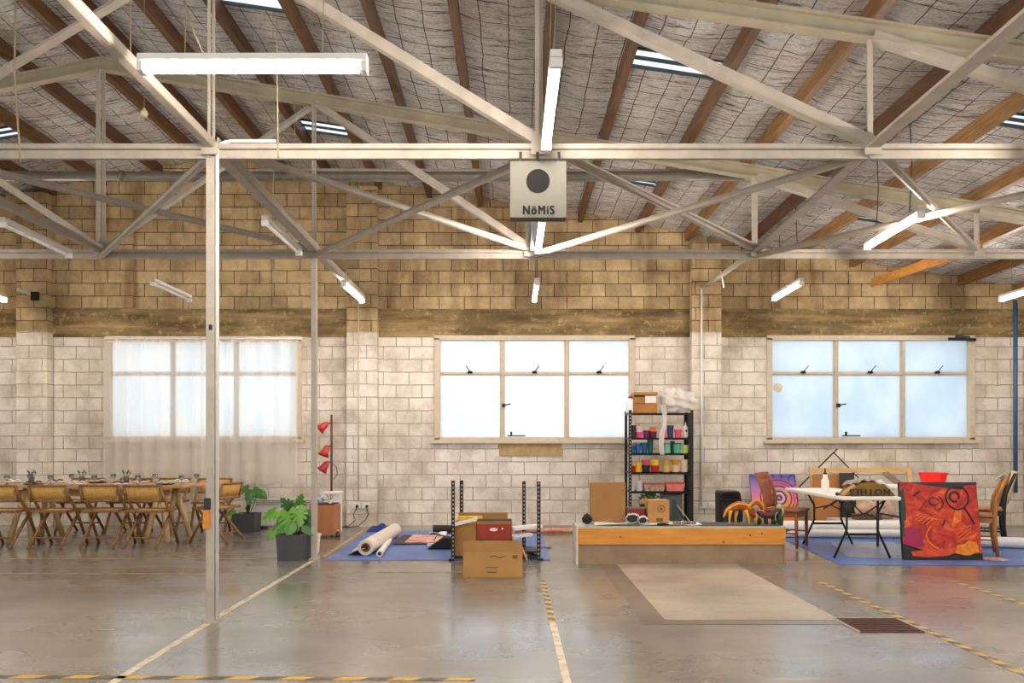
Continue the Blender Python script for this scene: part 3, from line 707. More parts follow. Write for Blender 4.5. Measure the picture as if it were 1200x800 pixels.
for (x, y, a, lab) in spots:
    lab = 'folding wooden cane chair, '+lab
    if 'past the left' in lab and x < -6.8 and y > 10: continue
    if first: ch.location = (x, y, 0); ch.rotation_euler = (0, 0, a); ch['label'] = lab; first = False
    else: clone(ch, (x, y, 0), a, lab)
r = root('dining_table', (-6.3, 10.2, 0), 'long wooden dining table laid with plates and little vases', 'table')
TX0, TX1, TY0, TY1, TZ = -8.8, -4.2, 9.80, 10.62, 0.74
MB().lohi((TX0, TY0, TZ-0.035), (TX1, TY1, TZ)).build('tabletop', wood('table_wood', (170, 128, 84), (204, 164, 118), 0), r, bevel=0.006)
LW = wood('pale_leg_wood', (196, 164, 110), (222, 194, 146), 2)
for x in (TX1-0.35, -6.3, TX0+0.4):
    for s in (-1, 1):
        MB().tube([(x-0.02, 10.21+s*0.22, TZ-0.04), (x+0.13, 10.21+s*0.34, 0.0)], [0.032, 0.038], 10).build('leg', LW, r, smooth=True)
        MB().tube([(x-0.02, 10.21+s*0.22, TZ-0.04), (x-0.17, 10.21+s*0.34, 0.0)], [0.032, 0.038], 10).build('leg', LW, r, smooth=True)
MB().bar((TX0+0.4, 10.21, 0.62), (TX1-0.35, 10.21, 0.62), 0.06, 0.08).build('rail', LW, r)
PLW = mat('white_plate', (240, 238, 232), 0.25, var=0.02); PLD = mat('dark_plate', (50, 46, 48), 0.3); NAP = mat('white_napkin', (236, 230, 220), 0.9, var=0.05)
NAPD = mat('plum_napkin', (92, 44, 44), 0.9); GLS = mat('clear_glass', (240, 244, 244), 0.05, var=0.02, trans=0.9); GRN = mat('dark_sprig', (58, 74, 44), 0.7)
ordn = ['first', 'second', 'third', 'fourth', 'fifth']
def lb(col, side): return '%s place from right, %s side' % (ordn[col], side)
for k in range(5):
    x = -4.50-0.57*k
    for s, y in (('near', 9.97), ('far', 10.45)):
        pw = PLW if (k+(s == 'far')) % 3 else PLD
        cn = 'white' if pw is PLW else 'dark'
        o = MB().lathe([(0.05, 0), (0.10, 0.006), (0.125, 0.018), (0.122, 0.020), (0.08, 0.010), (0.01, 0.008)], (x, y, TZ), 20).build('dinner_plate', pw, smooth=True)
        tag(o, cn+' plate at the '+lb(k, s), 'plate', 'plates on the dining table')
        m_ = NAPD if (k+2*(s == 'far')) % 2 else NAP
        def nf(u, v, x=x, y=y): return (x-0.09+0.18*u, y-0.04+0.08*v, TZ+0.022+0.025*abs(math.sin(5*u+v))+0.008*math.sin(9*v))
        o = MB().grid(nf, 10, 5).build('napkin', m_, solid=0.004, smooth=True)
        tag(o, ('plum' if m_ is NAPD else 'white')+' napkin on plate at '+lb(k, s), 'napkin', 'napkins on the dining table')
        o = MB().lathe([(0.03, 0), (0.03, 0.003), (0.005, 0.008), (0.005, 0.05), (0.032, 0.075), (0.036, 0.12), (0.034, 0.12), (0.028, 0.075), (0.004, 0.06)], (x+0.19, y+0.05, TZ), 14).build('wine_glass', GLS, smooth=True)
        tag(o, 'clear stemmed glass beside the '+lb(k, s), 'glass', 'glasses on the dining table')
for px, lab in [(37, 'leftmost'), (96, 'middle'), (148, 'rightmost'), (-20, 'off-frame')]:
    c = P(px, 570, 10.15); c.z = TZ
    r = root('table_vase', c, lab+' small clear vase with dark sprigs on the dining table', 'vase', 'little vases on the dining table')
    MB().lathe([(0.028, 0), (0.034, 0.01), (0.036, 0.09), (0.040, 0.10), (0.033, 0.10), (0.030, 0.012)], c, 14).build('glass_vase', GLS, r, smooth=True)
    s = MB()
    for q in range(5):
        t = q*1.3; tip = c+Vector((0.05*math.cos(t), 0.03*math.sin(t), 0.15+0.02*(q % 2)))
        s.tube([c+Vector((0, 0, 0.02)), c.lerp(tip, 0.6)+Vector((0, 0, 0.02)), tip], [0.002, 0.002, 0.004], 5)
        s.lathe([(0.001, -0.02), (0.011, 0), (0.001, 0.022)], tip, 7)
    s.build('sprigs', GRN, r)

# ------------------------------------------------------------------ plants and corner by the rear post
GL = [mat('bright_leaf', (76, 138, 40), 0.4, c2=(118, 172, 56), scale=4), mat('deep_leaf', (38, 84, 34), 0.4, c2=(66, 118, 44), scale=4)]
def leaf(mb, base, tip, c, size, nrm, slits=True):
    # heart-shaped monstera blade at c, pointing along dir tip-c
    dr = (tip-c).normalized(); n = Vector(nrm).normalized(); sd = dr.cross(n).normalized()
    pts = []
    half = [(0.0, -0.10), (0.22, -0.34), (0.44, -0.24), (0.52, 0.0), (0.34, 0.06) if slits else (0.54, 0.06), (0.52, 0.14), (0.49, 0.30), (0.26, 0.26) if slits else (0.44, 0.34), (0.42, 0.44), (0.34, 0.58), (0.14, 0.46) if slits else (0.26, 0.62), (0.22, 0.70), (0.10, 0.84), (0.0, 0.96)]
    o = len(mb.v)
    cen = [Vector(c)+dr*size*t for t in (-0.10, 0.2, 0.5, 0.96)]
    L_ = []
    for sgn in (1, -1):
        ring = [Vector(c)+sd*sgn*size*p[0]+dr*size*p[1]-n*size*0.55*(p[0]**2)-n*size*0.12*max(0, p[1])**2 for p in half]
        k = len(mb.v); mb.v += ring
        mid = len(mb.v); mb.v.append(Vector(c)+dr*size*0.22)
        for i in range(len(ring)-1): mb.f.append((mid, k+i, k+i+1))
    mb.tube([base, Vector(base).lerp(c, 0.55)+Vector((0, 0, 0.04)), Vector(c)-dr*size*0.08], [0.007, 0.006, 0.004], 6)
def potted(name, c, w, h, potmat, leaves, label, soil=True, blades=0):
    c = Vector(c); r = root(name, c, label, 'potted plant', 'potted monstera plants')
    p = MB(); t = 0.02; w2 = w*0.46
    for z0, z1, a, b in ((0, h, w2, w/2),):
        vs = []
        for (q, z) in ((w2, 0), (w/2, h), (w/2-t, h), (w/2-t, h-0.05)):
            vs += [c+Vector((sx*q, sy*q, z)) for sx, sy in ((-1, -1), (1, -1), (1, 1), (-1, 1))]
        fs = [(3, 2, 1, 0)]
        for k in range(3): fs += [(4*k+i, 4*k+(i+1) % 4, 4*k+4+(i+1) % 4, 4*k+4+i) for i in range(4)]
        fs.append((12, 13, 14, 15)); p.add(vs, fs)
    for sx in (-1, 1): p.box(c+Vector((sx*w*0.32, -w*0.35, 0.012)), (w*0.2, 0.04, 0.024))
    p.build('pot', potmat, r)
    MB().box(c+Vector((0, 0, h-0.035)), (w-2*t, w-2*t, 0.03)).build('soil', mat('potting_soil', (52, 38, 28), 0.95, var=0.3, scale=40), r)
    for i, (dx, dy, dz, tx, tz, sz, g) in enumerate(leaves):
        mb = MB(); base = c+Vector((dx*0.2, dy*0.2, h-0.02)); cc = c+Vector((dx, dy, dz))
        leaf(mb, base, cc+Vector((tx, -0.2, tz)), cc, sz, (tx*0.3, -1.0, 0.75), sz > 0.15)
        mb.build('leaf', GL[g], r, smooth=True)
    return r
SLATE = mat('slate_grey_pot', (70, 70, 76), 0.6, var=0.1)
potted('potted_monstera', (-2.405, 8.52, 0), 0.33, 0.28, SLATE,
       [(-0.22, -0.06, 0.52, -0.5, -0.3, 0.17, 0), (-0.15, 0.0, 0.40, -0.3, -0.9, 0.17, 0), (-0.06, -0.08, 0.50, 0.1, -0.9, 0.21, 0), (0.06, -0.1, 0.54, 0.2, -0.7, 0.19, 0), (0.13, 0.02, 0.48, 0.6, -0.6, 0.18, 1),
        (0.03, 0.1, 0.60, 0.1, 0.3, 0.17, 0), (-0.10, 0.12, 0.56, -0.3, 0.4, 0.17, 1), (0.16, -0.06, 0.36, 0.8, -0.8, 0.15, 1), (-0.25, -0.02, 0.30, -0.5, -1.0, 0.12, 0), (-0.02, -0.12, 0.38, -0.1, -0.6, 0.14, 0), (0.1, 0.1, 0.42, 0.5, 0.1, 0.16, 1)],
       'monstera with bright green leaves in square slate pot by the rear post')
potted('potted_monstera', (-3.83, 11.1, 0), 0.32, 0.27, SLATE,
       [(0.10, 0, 0.60, 0.4, -0.3, 0.17, 1), (-0.02, 0.04, 0.62, -0.4, -0.1, 0.17, 1), (0.18, 0.03, 0.56, 0.8, -0.6, 0.15, 1), (0.06, -0.06, 0.54, 0.1, -0.9, 0.16, 1), (-0.20, -0.03, 0.30, -0.6, -0.4, 0.12, 0), (-0.16, -0.08, 0.22, -0.5, -0.9, 0.10, 0), (0.0, 0.0, 0.33, 0.3, 0.3, 0.12, 1)],
       'darker monstera in square pot below the sheer curtain')
r = root('panel_heater', (-3.42, 11.55, 0), 'low white panel heater against the wall behind the plants', 'heater')
MB().lohi((-3.85, 11.50, 0.04), (-2.98, 11.64, 0.45)).build('casing', mat('heater_white', (206, 202, 196), 0.4, var=0.03), r, bevel=0.012)
g = MB()
for k in range(3): g.lohi((-3.83, 11.492, 0.36+k*0.03), (-3.0, 11.50, 0.368+k*0.03))
g.build('grille_slots', mat('slot_grey', (120, 116, 112), 0.6), r)
for x in (-3.75, -3.08): MB().lohi((x-0.03, 11.46, 0), (x+0.03, 11.68, 0.04)).build('foot', BLKP, r)
r = root('wooden_planter_box', (-2.56, 10.6, 0), 'square orange-brown wooden box behind the rear post', 'box')
OW = wood('orange_plywood', (164, 98, 54), (188, 120, 70), 2, 2.0, 0.45, 4)
MB().lohi((-2.76, 10.42, 0.03), (-2.405, 10.78, 0.44)).build('body', OW, r, bevel=0.006)
MB().lohi((-2.74, 10.44, 0.44), (-2.425, 10.76, 0.452)).build('dark_fill', mat('dark_soil', (46, 34, 28), 0.95), r)
g = MB()
for x in (-2.72, -2.445): g.box((x, 10.46, 0.016), (0.04, 0.04, 0.032)).box((x, 10.74, 0.016), (0.04, 0.04, 0.032))
g.build('caster', BLKP, r)
v = MB().lathe([(0.03, 0), (0.05, 0.02), (0.055, 0.08), (0.03, 0.12), (0.034, 0.14), (0.025, 0.14), (0.02, 0.1)], (-2.65, 10.6, 0.453), 16)
tag(v.build('patterned_vase', mat('blue_white_glaze', (60, 80, 150), 0.3, c2=(235, 235, 240), scale=26), smooth=True), 'blue and white patterned vase on the orange-brown box', 'vase')
r = root('potted_cactus', (-2.50, 10.55, 0.453), 'small plant with thin grey stems on the orange-brown box', 'plant')
MB().lathe([(0.02, 0), (0.03, 0.05), (0.026, 0.05), (0.02, 0.01)], (-2.50, 10.55, 0.453), 10).build('pot', WHITE, r)
s = MB()
for q in range(5): s.tube([(-2.50, 10.55, 0.47), (-2.50+0.04*math.cos(q*1.3), 10.55+0.03*math.sin(q*1.3), 0.56), (-2.5+0.07*math.cos(q*1.3), 10.55+0.05*math.sin(q*1.3), 0.58)], 0.004, 5)
s.build('stems', mat('grey_green_stem', (110, 118, 100), 0.7), r)
r = root('white_plinth', (-2.52, 11.1, 0), 'narrow white plinth standing beside the red-shaded lamp', 'plinth')
MB().lohi((-2.60, 11.02, 0), (-2.475, 11.2, 0.55)).build('shaft', WHITE, r, bevel=0.006)
MB().lohi((-2.72, 11.0, 0.55), (-2.465, 11.22, 0.58)).build('cap', WHITE, r, bevel=0.004)
r = root('floor_lamp', (-2.66, 11.32, 0), 'dark red pole lamp with three red bell shades', 'lamp')
RED = mat('red_lamp_enamel', (186, 44, 40), 0.35, var=0.1); DRED = mat('dark_red_pole', (98, 34, 32), 0.4)
MB().tube([(-2.66, 11.32, 0.01), (-2.66, 11.32, 1.70)], 0.016, 10).build('pole', DRED, r, smooth=True)
MB().lathe([(0.11, 0), (0.11, 0.012), (0.02, 0.02)], (-2.66, 11.32, 0), 20).build('base', DRED, r)
for (px, py, dx, dz) in ((374, 503, -0.75, -0.65), (377, 530, -0.35, -0.95), (384, 549, -0.55, -0.85)):
    c = P(px, py, 11.25); joint = Vector((-2.66, 11.30, c.z+0.10)); dr = Vector((dx, -0.25, dz)).normalized()
    q = dr.to_track_quat('Z', 'Y').to_matrix(); top = joint+Vector((-0.05, -0.03, -0.01))
    sh = MB().lathe([(0.012, -0.02), (0.03, 0.0), (0.045, 0.03), (0.055, 0.09), (0.085, 0.15), (0.080, 0.15), (0.05, 0.09), (0.03, 0.03)], top, 20, q).build('lamp_shade', RED, r, smooth=True)
    MB().tube([joint+Vector((0.01, 0.01, 0)), top], 0.011, 8).build('lamp_arm', DRED, r)
MB().tube([(-2.64, 11.32, 0.98), (-2.58, 11.30, 0.92), (-2.57, 11.30, 0.82), (-2.63, 11.31, 0.75)], 0.005, 6).build('cable', BLKP, r, smooth=True)
r = root('cleaning_bottle', F(398, 628.5), 'small pale bits and dark feet beside the plinth on floor', 'bottle')
MB().lathe([(0.03, 0), (0.035, 0.03), (0.02, 0.06), (0.012, 0.08)], F(396, 629), 12).build('bottle_body', BLKP, r, smooth=True)
MB().lathe([(0.014, 0.08), (0.014, 0.10)], F(396, 629), 12).build('bottle_cap', WHITE, r)
r['label'] = 'small dark bottle with white cap on the floor beside the plinth'
r = root('white_tub', F(355, 648), 'white plastic tub half hidden between slate pot and rear post', 'tub')
c = Vector((-2.36, 8.98, 0))
r.location = c; ORG[r.name] = c
MB().lathe([(0.10, 0), (0.12, 0.20), (0.13, 0.20), (0.13, 0.22), (0.115, 0.22), (0.10, 0.02)], c, 20).build('tub_body', mat('white_plastic', (228, 222, 210), 0.4, var=0.03), r, smooth=False)
MB().lathe([(0.112, 0.14), (0.114, 0.15)], c, 20).build('tub_fill', NAP, r)

# ------------------------------------------------------------------ blue mats
BLUE = mat('blue_tarpaulin', (62, 94, 166), 0.4, c2=(104, 132, 188), scale=2.2, bmp=0.1)
def flat(pts, m, name, z=0.004, th=0.006):
    return MB().prism([(p[0], p[1]) for p in pts], (0, 0, z-0.003), (1, 0, 0), (0, 1, 0), (0, 0, 1), th).build(name, m)
tag(flat([(-2.05, 8.36), (0.42, 8.38), (0.42, 11.15), (-2.08, 11.25)], BLUE, 'floor_mat'), 'blue tarpaulin under the canvas rolls left of centre', 'mat', 'blue tarpaulins')
a_ = F(912, 629); b_ = F(985, 662)
tag(flat([(a_.x, a_.y), (b_.x, b_.y), (6.6, 7.95), (7.6, 8.1), (7.6, 10.5)], BLUE, 'floor_mat'), 'blue tarpaulin under the folding table and chairs at right', 'mat', 'blue tarpaulins')
PALEB = mat('pale_plastic_sheet', (150, 160, 186), 0.35, var=0.1, scale=3)
tag(flat([(3.75, 8.6), (4.6, 8.4), (4.9, 9.9), (4.1, 9.9)], PALEB, 'plastic_sheet', 0.009, 0.003), 'pale plastic sheet lying on the right tarpaulin under the folding table', 'sheet')
# rolls on the left mat
ROLL = mat('off_white_canvas', (222, 208, 194), 0.8, var=0.08, scale=6)
def roll(a, b, rad, label, m=ROLL, hollow=True, inner=None):
    a = Vector(a); b = Vector(b); r = root('rolled_canvas', a, label, 'roll', 'rolls lying on the floor')
    d = (b-a).normalized()
    ring = MB().tube([a, b], rad, 20, caps=False); ring.tube([a, b], rad*0.62, 16, caps=False)
    u = d.cross(Vector((0, 0, 1))).normalized(); w = u.cross(d)
    for e in (a, b):
        k = len(ring.v); n = 20
        for i in range(n):
            t = 2*PI*i/n; ring.v.append(e+(u*math.cos(t)+w*math.sin(t))*rad); ring.v.append(e+(u*math.cos(t)+w*math.sin(t))*rad*0.62)
        for i in range(n): j = (i+1) % n; ring.f.append((k+2*i, k+2*j, k+2*j+1, k+2*i+1))
    ring.build('outer_sheet', m, r, smooth=False)
    sp = [a-d*0.004+(u*math.cos(t)+w*math.sin(t))*rad*(0.60-0.05*t/PI) for t in [k*0.5 for k in range(28)]]
    MB().tube(sp, rad*0.03, 4).build('spiral_edge', inner or CARD2, r)
    MB().tube([a+d*0.03, a+d*0.04], rad*0.62, 16).build('dark_core', mat('dark_core', (70, 48, 42), 0.8), r)
    return r
roll((-1.66, 8.70, 0.096), (-1.60, 10.5, 0.096), 0.088, 'thick off-white canvas roll on the left blue tarpaulin')
roll((-1.48, 8.58, 0.044), (-1.57, 9.85, 0.044), 0.036, 'thin white tube lying beside the thick canvas roll', WHITE)
o = MB().grid(lambda u, v: (-1.87+0.2*u+0.02*math.sin(6*v), 8.72+0.5*v, 0.012+0.10*math.sin(PI*u*0.5)*(0.7+0.3*math.sin(4*v))), 8, 8).build('canvas_flap', ROLL, solid=0.004, smooth=True)
tag(o, 'loose canvas flap spreading left off the thick roll', 'canvas')
o = MB().grid(lambda u, v: (-2.1+0.36*u, 11.0+0.22*v, 0.01+0.10*math.sin(PI*u)*math.sin(PI*v)*(1+0.3*math.sin(12*u)+0.3*math.sin(9*v+1))), 14, 10).build('blue_bundle', mat('navy_fabric', (34, 56, 130), 0.8), smooth=True)
tag(o, 'crumpled dark blue bundle at the back corner of the left tarpaulin', 'bundle')
def quadframe(p0, pu, pv):   # origin, u edge end, v edge end
    o = Vector(p0); return o, Vector(pu)-o, Vector(pv)-o
r = root('flat_painting', (-1.1, 10.0, 0.006), 'red and cream painting lying flat with dark border on the tarpaulin', 'painting')
MB().lohi((-1.50, 9.62, 0.008), (-0.72, 10.55, 0.022)).build('dark_backing', mat('charcoal_board', (58, 52, 52), 0.7), r)
MB().lohi((-1.36, 9.72, 0.022), (-0.76, 10.50, 0.027)).build('painted_face', mat('red_cream_paint', (200, 60, 60), 0.6, c2=(232, 214, 196), scale=7), r)
r = root('black_bag', (-0.87, 9.3, 0.006), 'black folded bag on the tarpaulin left of the slotted rack', 'bag')
MB().prism([(-0.18, 0), (0.14, 0), (0.14, 0.13), (0.02, 0.14)], (-0.84, 9.2, 0.008), (1, 0, 0), (0, 0, 1), (0, 1, 0), 0.25).build('bag_body', mat('black_fabric', (22, 22, 24), 0.8), r, bevel=0.015)
MB().tube([(-0.95, 9.3, 0.10), (-0.9, 9.25, 0.17), (-0.8, 9.25, 0.16)], 0.006, 6).build('strap', BLKP, r)
o = MB().tube([(-1.12, 10.9, 0.065), (-0.60, 10.9, 0.065)], 0.055, 14).build('dark_rolled_mat', mat('charcoal_mat', (52, 48, 48), 0.8), smooth=True); tag(o, 'dark grey rolled mat behind the black bag', 'rolled mat')
o = MB().prism([(0, 0), (0.10, -0.01), (0.07, 0.06), (0.02, 0.05)], (-1.05, 9.50, 0.008), (1, 0, 0), (0, 1, 0), (0, 0, 1), 0.03).build('crumpled_paper', WHITE); tag(o, 'white paper scrap in front of the flat painting', 'paper')
o = MB().grid(lambda u, v: (-1.15+0.24*u, 10.65+0.12*v, 0.028+0.02*math.sin(5*u+4*v)), 6, 4).build('white_rag', WHITE, solid=0.004, smooth=True); tag(o, 'small white rag behind the flat painting', 'rag')

# ------------------------------------------------------------------ slotted-angle rack with boxes
def slotted(mb, x, y, z0, z1, sx, sy, w=0.038):
    mb.box((x+sx*w/2, y, (z0+z1)/2), (w, 0.004, z1-z0)); mb.box((x, y+sy*w/2, (z0+z1)/2), (0.004, w, z1-z0))
def slots(mb, x, y, z0, z1, sx, sy, w=0.038, step=0.045):
    z = z0+0.02
    while z < z1-0.02:
        mb.box((x+sx*w/2, y-0.003, z), (0.012, 0.003, 0.020)); z += step
r = root('slotted_angle_rack', (-0.2, 8.7, 0.006), 'low black slotted-angle rack frame standing around the boxes', 'rack')
HOLE = mat('pale_slot', (196, 180, 166), 0.8)
z0 = 0.008
for (x, y, top, sx, sy) in ((-0.66, 8.36, 0.87, 1, 1), (-0.60, 8.86, 0.85, 1, -1), (0.12, 8.86, 0.84, 1, -1), (0.31, 8.38, 0.86, -1, 1)):
    q = MB(); slotted(q, x, y, z0, top, sx, sy); p_ = q.build('upright', BLACK, r)
    q = MB(); slots(q, x, y, z0, top, sx, sy); q.build('slot_holes', HOLE, p_)
q = MB(); q.bar((-0.66, 8.37, 0.035), (0.31, 8.39, 0.035), 0.004, 0.035).bar((-0.6, 8.86, 0.035), (0.12, 8.86, 0.035), 0.004, 0.035).bar((0.31, 8.38, 0.035), (0.12, 8.86, 0.035), 0.004, 0.035).bar((-0.66, 8.38, 0.035), (-0.6, 8.86, 0.035), 0.004, 0.035); q.build('rail', BLACK, r)
q = MB().prism([(0.12, 8.42), (0.30, 8.40), (0.24, 8.84), (0.0, 8.84)], (0, 0, 0.075), (1, 0, 0), (0, 1, 0), (0, 0, 1), 0.02); q.build('shelf_plate', BLACK, r)
for x, y in ((-0.66, 8.36), (0.31, 8.38)): MB().box((x, y, 0.014), (0.06, 0.05, 0.014)).build('foot', BLACK, r)

def open_box(name, lo, hi, m, label, group='cardboard boxes', t=0.006, inside=CARDIN, flaps=(), fill=0.6):
    lo = Vector(lo); hi = Vector(hi); c = (lo+hi)/2
    r = root(name, (c.x, c.y, lo.z), label, 'box', group)
    b = MB()
    b.lohi(lo, (hi.x, lo.y+t, hi.z)).lohi((lo.x, hi.y-t, lo.z), hi).lohi(lo, (lo.x+t, hi.y, hi.z)).lohi((hi.x-t, lo.y, lo.z), hi).lohi(lo, (hi.x, hi.y, lo.z+t))
    b.build('carton', m, r)
    MB().lohi((lo.x+t, lo.y+t, lo.z+t), (hi.x-t, hi.y-t, lo.z+(hi.z-lo.z)*fill)).build('interior_shade', inside, r)  # dark block painted as the shade inside the open box
    for (kind, ln, ang) in flaps:
        A = R(ang)
        if kind == 'f': b_ = MB().add([(lo.x, lo.y, hi.z), (hi.x, lo.y, hi.z), (hi.x-0.01, lo.y-ln*math.cos(A), hi.z+ln*math.sin(A)), (lo.x+0.01, lo.y-ln*math.cos(A), hi.z+ln*math.sin(A))], [(0, 1, 2, 3)])
        if kind == 'k': b_ = MB().add([(lo.x, hi.y, hi.z), (hi.x, hi.y, hi.z), (hi.x-0.01, hi.y+ln*math.cos(A), hi.z+ln*math.sin(A)), (lo.x+0.01, hi.y+ln*math.cos(A), hi.z+ln*math.sin(A))], [(0, 1, 2, 3)])
        if kind == 'r': b_ = MB().add([(hi.x, lo.y, hi.z), (hi.x, hi.y, hi.z), (hi.x+ln*math.cos(A), hi.y-0.01, hi.z+ln*math.sin(A)), (hi.x+ln*math.cos(A), lo.y+0.01, hi.z+ln*math.sin(A))], [(0, 1, 2, 3)])
        if kind == 'l': b_ = MB().add([(lo.x, lo.y, hi.z), (lo.x, hi.y, hi.z), (lo.x-ln*math.cos(A), hi.y-0.01, hi.z+ln*math.sin(A)), (lo.x-ln*math.cos(A), lo.y+0.01, hi.z+ln*math.sin(A))], [(0, 1, 2, 3)])
        b_.build('flap', m, r, solid=0.004)
    return r
r = open_box('cardboard_box', (-0.465, 7.28, 0.001), (0.10, 7.68, 0.245), CARD, 'large open cardboard box with front flap raised, nearest on the floor', flaps=(('f', 0.11, 75), ('r', 0.11, -65)))
g = MB(); g.box((-0.19, 7.278, 0.10), (0.12, 0.003, 0.007)).box((-0.19, 7.278, 0.055), (0.09, 0.003, 0.010)).tube([(-0.21, 7.279, 0.20), (-0.16, 7.279, 0.21), (-0.12, 7.279, 0.19), (-0.06, 7.279, 0.21)], 0.004, 4).box((0.03, 7.278, 0.20), (0.05, 0.003, 0.03))
g.build('printed_marks', mat('brown_print', (112, 78, 42), 0.8), r)
RBX = mat('dark_red_print', (150, 48, 34), 0.6, var=0.12)
bb = open_box('cardboard_box', (-0.37, 7.95, 0.275), (0.0, 8.22, 0.47), CARD2, 'small dark red open box seen over the large cardboard box', inside=mat('dark_inside_shade', (24, 23, 20), 0.9), fill=0.99)  # near-black fill up to the rim stands for the shaded interior
MB().lohi((-0.362, 7.944, 0.288), (-0.008, 7.95, 0.44)).build('red_panel', RBX, bb)
MB().lathe([(0.038, 0), (0.038, 0.003)], (-0.19, 7.944, 0.385), 20, Matrix.Rotation(PI/2, 3, 'X') @ Matrix.Diagonal((1.1, 0.45, 1))).build('oval_logo', WHITE, bb)
MB().box((-0.10, 7.942, 0.395), (0.02, 0.003, 0.016)).build('small_mark', WHITE, bb)
o = MB().lohi((-0.36, 7.9, 0.001), (0.02, 8.3, 0.273)).build('cardboard_box', CARD2); tag(o, 'plain carton under the small dark red box, behind the large one', 'box', 'cardboard boxes')
YEL = mat('yellow_foam', (226, 176, 44), 0.7, c2=(240, 200, 80))
bx = open_box('cardboard_box', (-0.635, 8.45, 0.008), (-0.30, 8.80, 0.40), CARD, 'cardboard box inside the rack holding yellow sheets')
MB().lohi((-0.60, 8.50, 0.30), (-0.33, 8.56, 0.47)).build('yellow_sheet', YEL, bx)
MB().tube([(-0.52, 8.44, 0.40), (-0.48, 8.42, 0.48), (-0.44, 8.44, 0.45), (-0.46, 8.43, 0.39), (-0.41, 8.42, 0.43)], 0.012, 6).build('yellow_ribbon', YEL, bx)
MB().lohi((-0.60, 8.62, 0.3), (-0.05, 8.64, 0.50)).build('brown_sheet', CARD2, bx)
o = MB().bar((-0.63, 8.40, 0.39), (-0.38, 8.44, 0.45), 0.05, 0.035).build('white_strip', WHITE); tag(o, 'white strip laid across the carton with yellow sheets', 'strip')
for k, (x0, x1, y, z, h, lab) in enumerate([(0.02, 0.42, 8.55, 0.33, 0.03, 'upper'), (0.0, 0.30, 8.45, 0.25, 0.025, 'lower')]):
    o = MB().bar((x0-0.02, y, z), (x1-0.1, y+0.1, z+0.02), 0.18, h).build('white_board', WHITE); tag(o, lab+' of two white boards jutting right behind the red box', 'board')
o = MB().tube([(0.05, 10.9, 0.04), (0.95, 10.92, 0.04)], 0.036, 12).build('patterned_roll', mat('peach_pattern', (214, 170, 146), 0.8, c2=(190, 90, 60), scale=16), smooth=True); tag(o, 'peach patterned roll lying at the wall beside the bench', 'roll')
o = MB().prism([(0, 0), (0.22, 0.02), (0.24, 0.10), (0.05, 0.14)], (0.25, 9.3, 0.008), (1, 0, 0), (0, 1.6, 0), (0, 0, 1), 0.008).build('grey_folder', mat('grey_card', (120, 118, 124), 0.6)); tag(o, 'grey flat folder on the tarpaulin right of the rack', 'folder')
o = MB().tube([(0.1, 8.95, 0.02), (0.16, 9.1, 0.02), (0.3, 9.1, 0.02), (0.33, 8.9, 0.02), (0.2, 8.8, 0.02)], 0.008, 6).build('black_cable', BLKP, smooth=True); tag(o, 'black cable coiled on the tarpaulin behind the rack', 'cable')

# ------------------------------------------------------------------ low bench
BY0, BY1, BX0, BX1, BZ = 8.10, 8.52, 0.675, 2.88, 0.40
r = root('low_bench', ((BX0+BX1)/2, 8.35, 0), 'low wide bench with orange pine plank over a dull plywood base', 'bench')
PINE = wood('orange_pine', (204, 130, 42), (226, 160, 66), 0, 2.2, 0.4, 10)
pk = MB().lohi((BX0+0.02, BY0-0.02, 0.21), (BX1, BY0+0.015, BZ-0.015)).build('front_plank', PINE, r, bevel=0.004)
g = MB()
for (px, py) in ((727, 629), (848, 635), (879, 627), (893, 625)):
    c = P(px, py, BY0-0.021); g.lathe([(0.011, -0.001), (0.011, 0.002)], c, 10, Matrix.Rotation(PI/2, 3, 'X'))
g.build('knot', mat('dark_knot', (120, 62, 20), 0.5), pk)
PLY = mat('dull_plywood', (150, 128, 98), 0.7, var=0.18, scale=5, bmp=0.1)
MB().lohi((BX0+0.02, BY0, 0.0), (BX1-0.02, BY0+0.02, 0.21)).build('base_panel', PLY, r)
MB().lohi((BX0+0.02, BY1-0.02, 0), (BX1-0.02, BY1, BZ-0.02)).build('back_panel', PLY, r)
MB().lohi((BX1-0.02, BY0-0.01, 0), (BX1, BY1, BZ-0.01)).build('end_panel', PLY, r)
MB().lohi((BX0, BY0-0.015, 0), (BX0+0.022, BY1, BZ-0.005)).build('pale_end_panel', mat('pale_ply_edge', (220, 208, 194), 0.6), r)
MB().lohi((BX0, BY0-0.01, BZ-0.015), (BX1, BY1, BZ)).build('top_board', mat('pale_grey_top', (176, 184, 172), 0.4, var=0.1), r)
MB().lohi((2.0, BY0+0.03, BZ), (BX1-0.03, BY1-0.02, BZ+0.006)).build('dark_top_sheet', mat('dark_slate_sheet', (58, 60, 64), 0.5), r)
o = MB().grid(lambda u, v: (0.88+1.14*u, 8.15+0.34*v, BZ+0.006+0.012*abs(math.sin(7*u+2*v))), 24, 6).build('white_paper_sheet', WHITE, solid=0.002, smooth=True); tag(o, 'crinkled white paper spread over the left half of the bench', 'paper')
o = MB().box((1.05, 8.45, BZ+0.235), (0.385, 0.09, 0.43), rz(0.03)).build('cardboard_box', CARD2, bevel=0.004); tag(o, 'tall plain cardboard box standing on the left of the bench', 'box', 'cardboard boxes')
r = root('cardboard_box', (1.57, 8.4, BZ+0.02), 'small upright cardboard box with round stamp on the bench', 'box', 'cardboard boxes')
MB().lohi((1.47, 8.30, BZ+0.02), (1.70, 8.50, BZ+0.262)).build('carton', CARD, r, bevel=0.003)
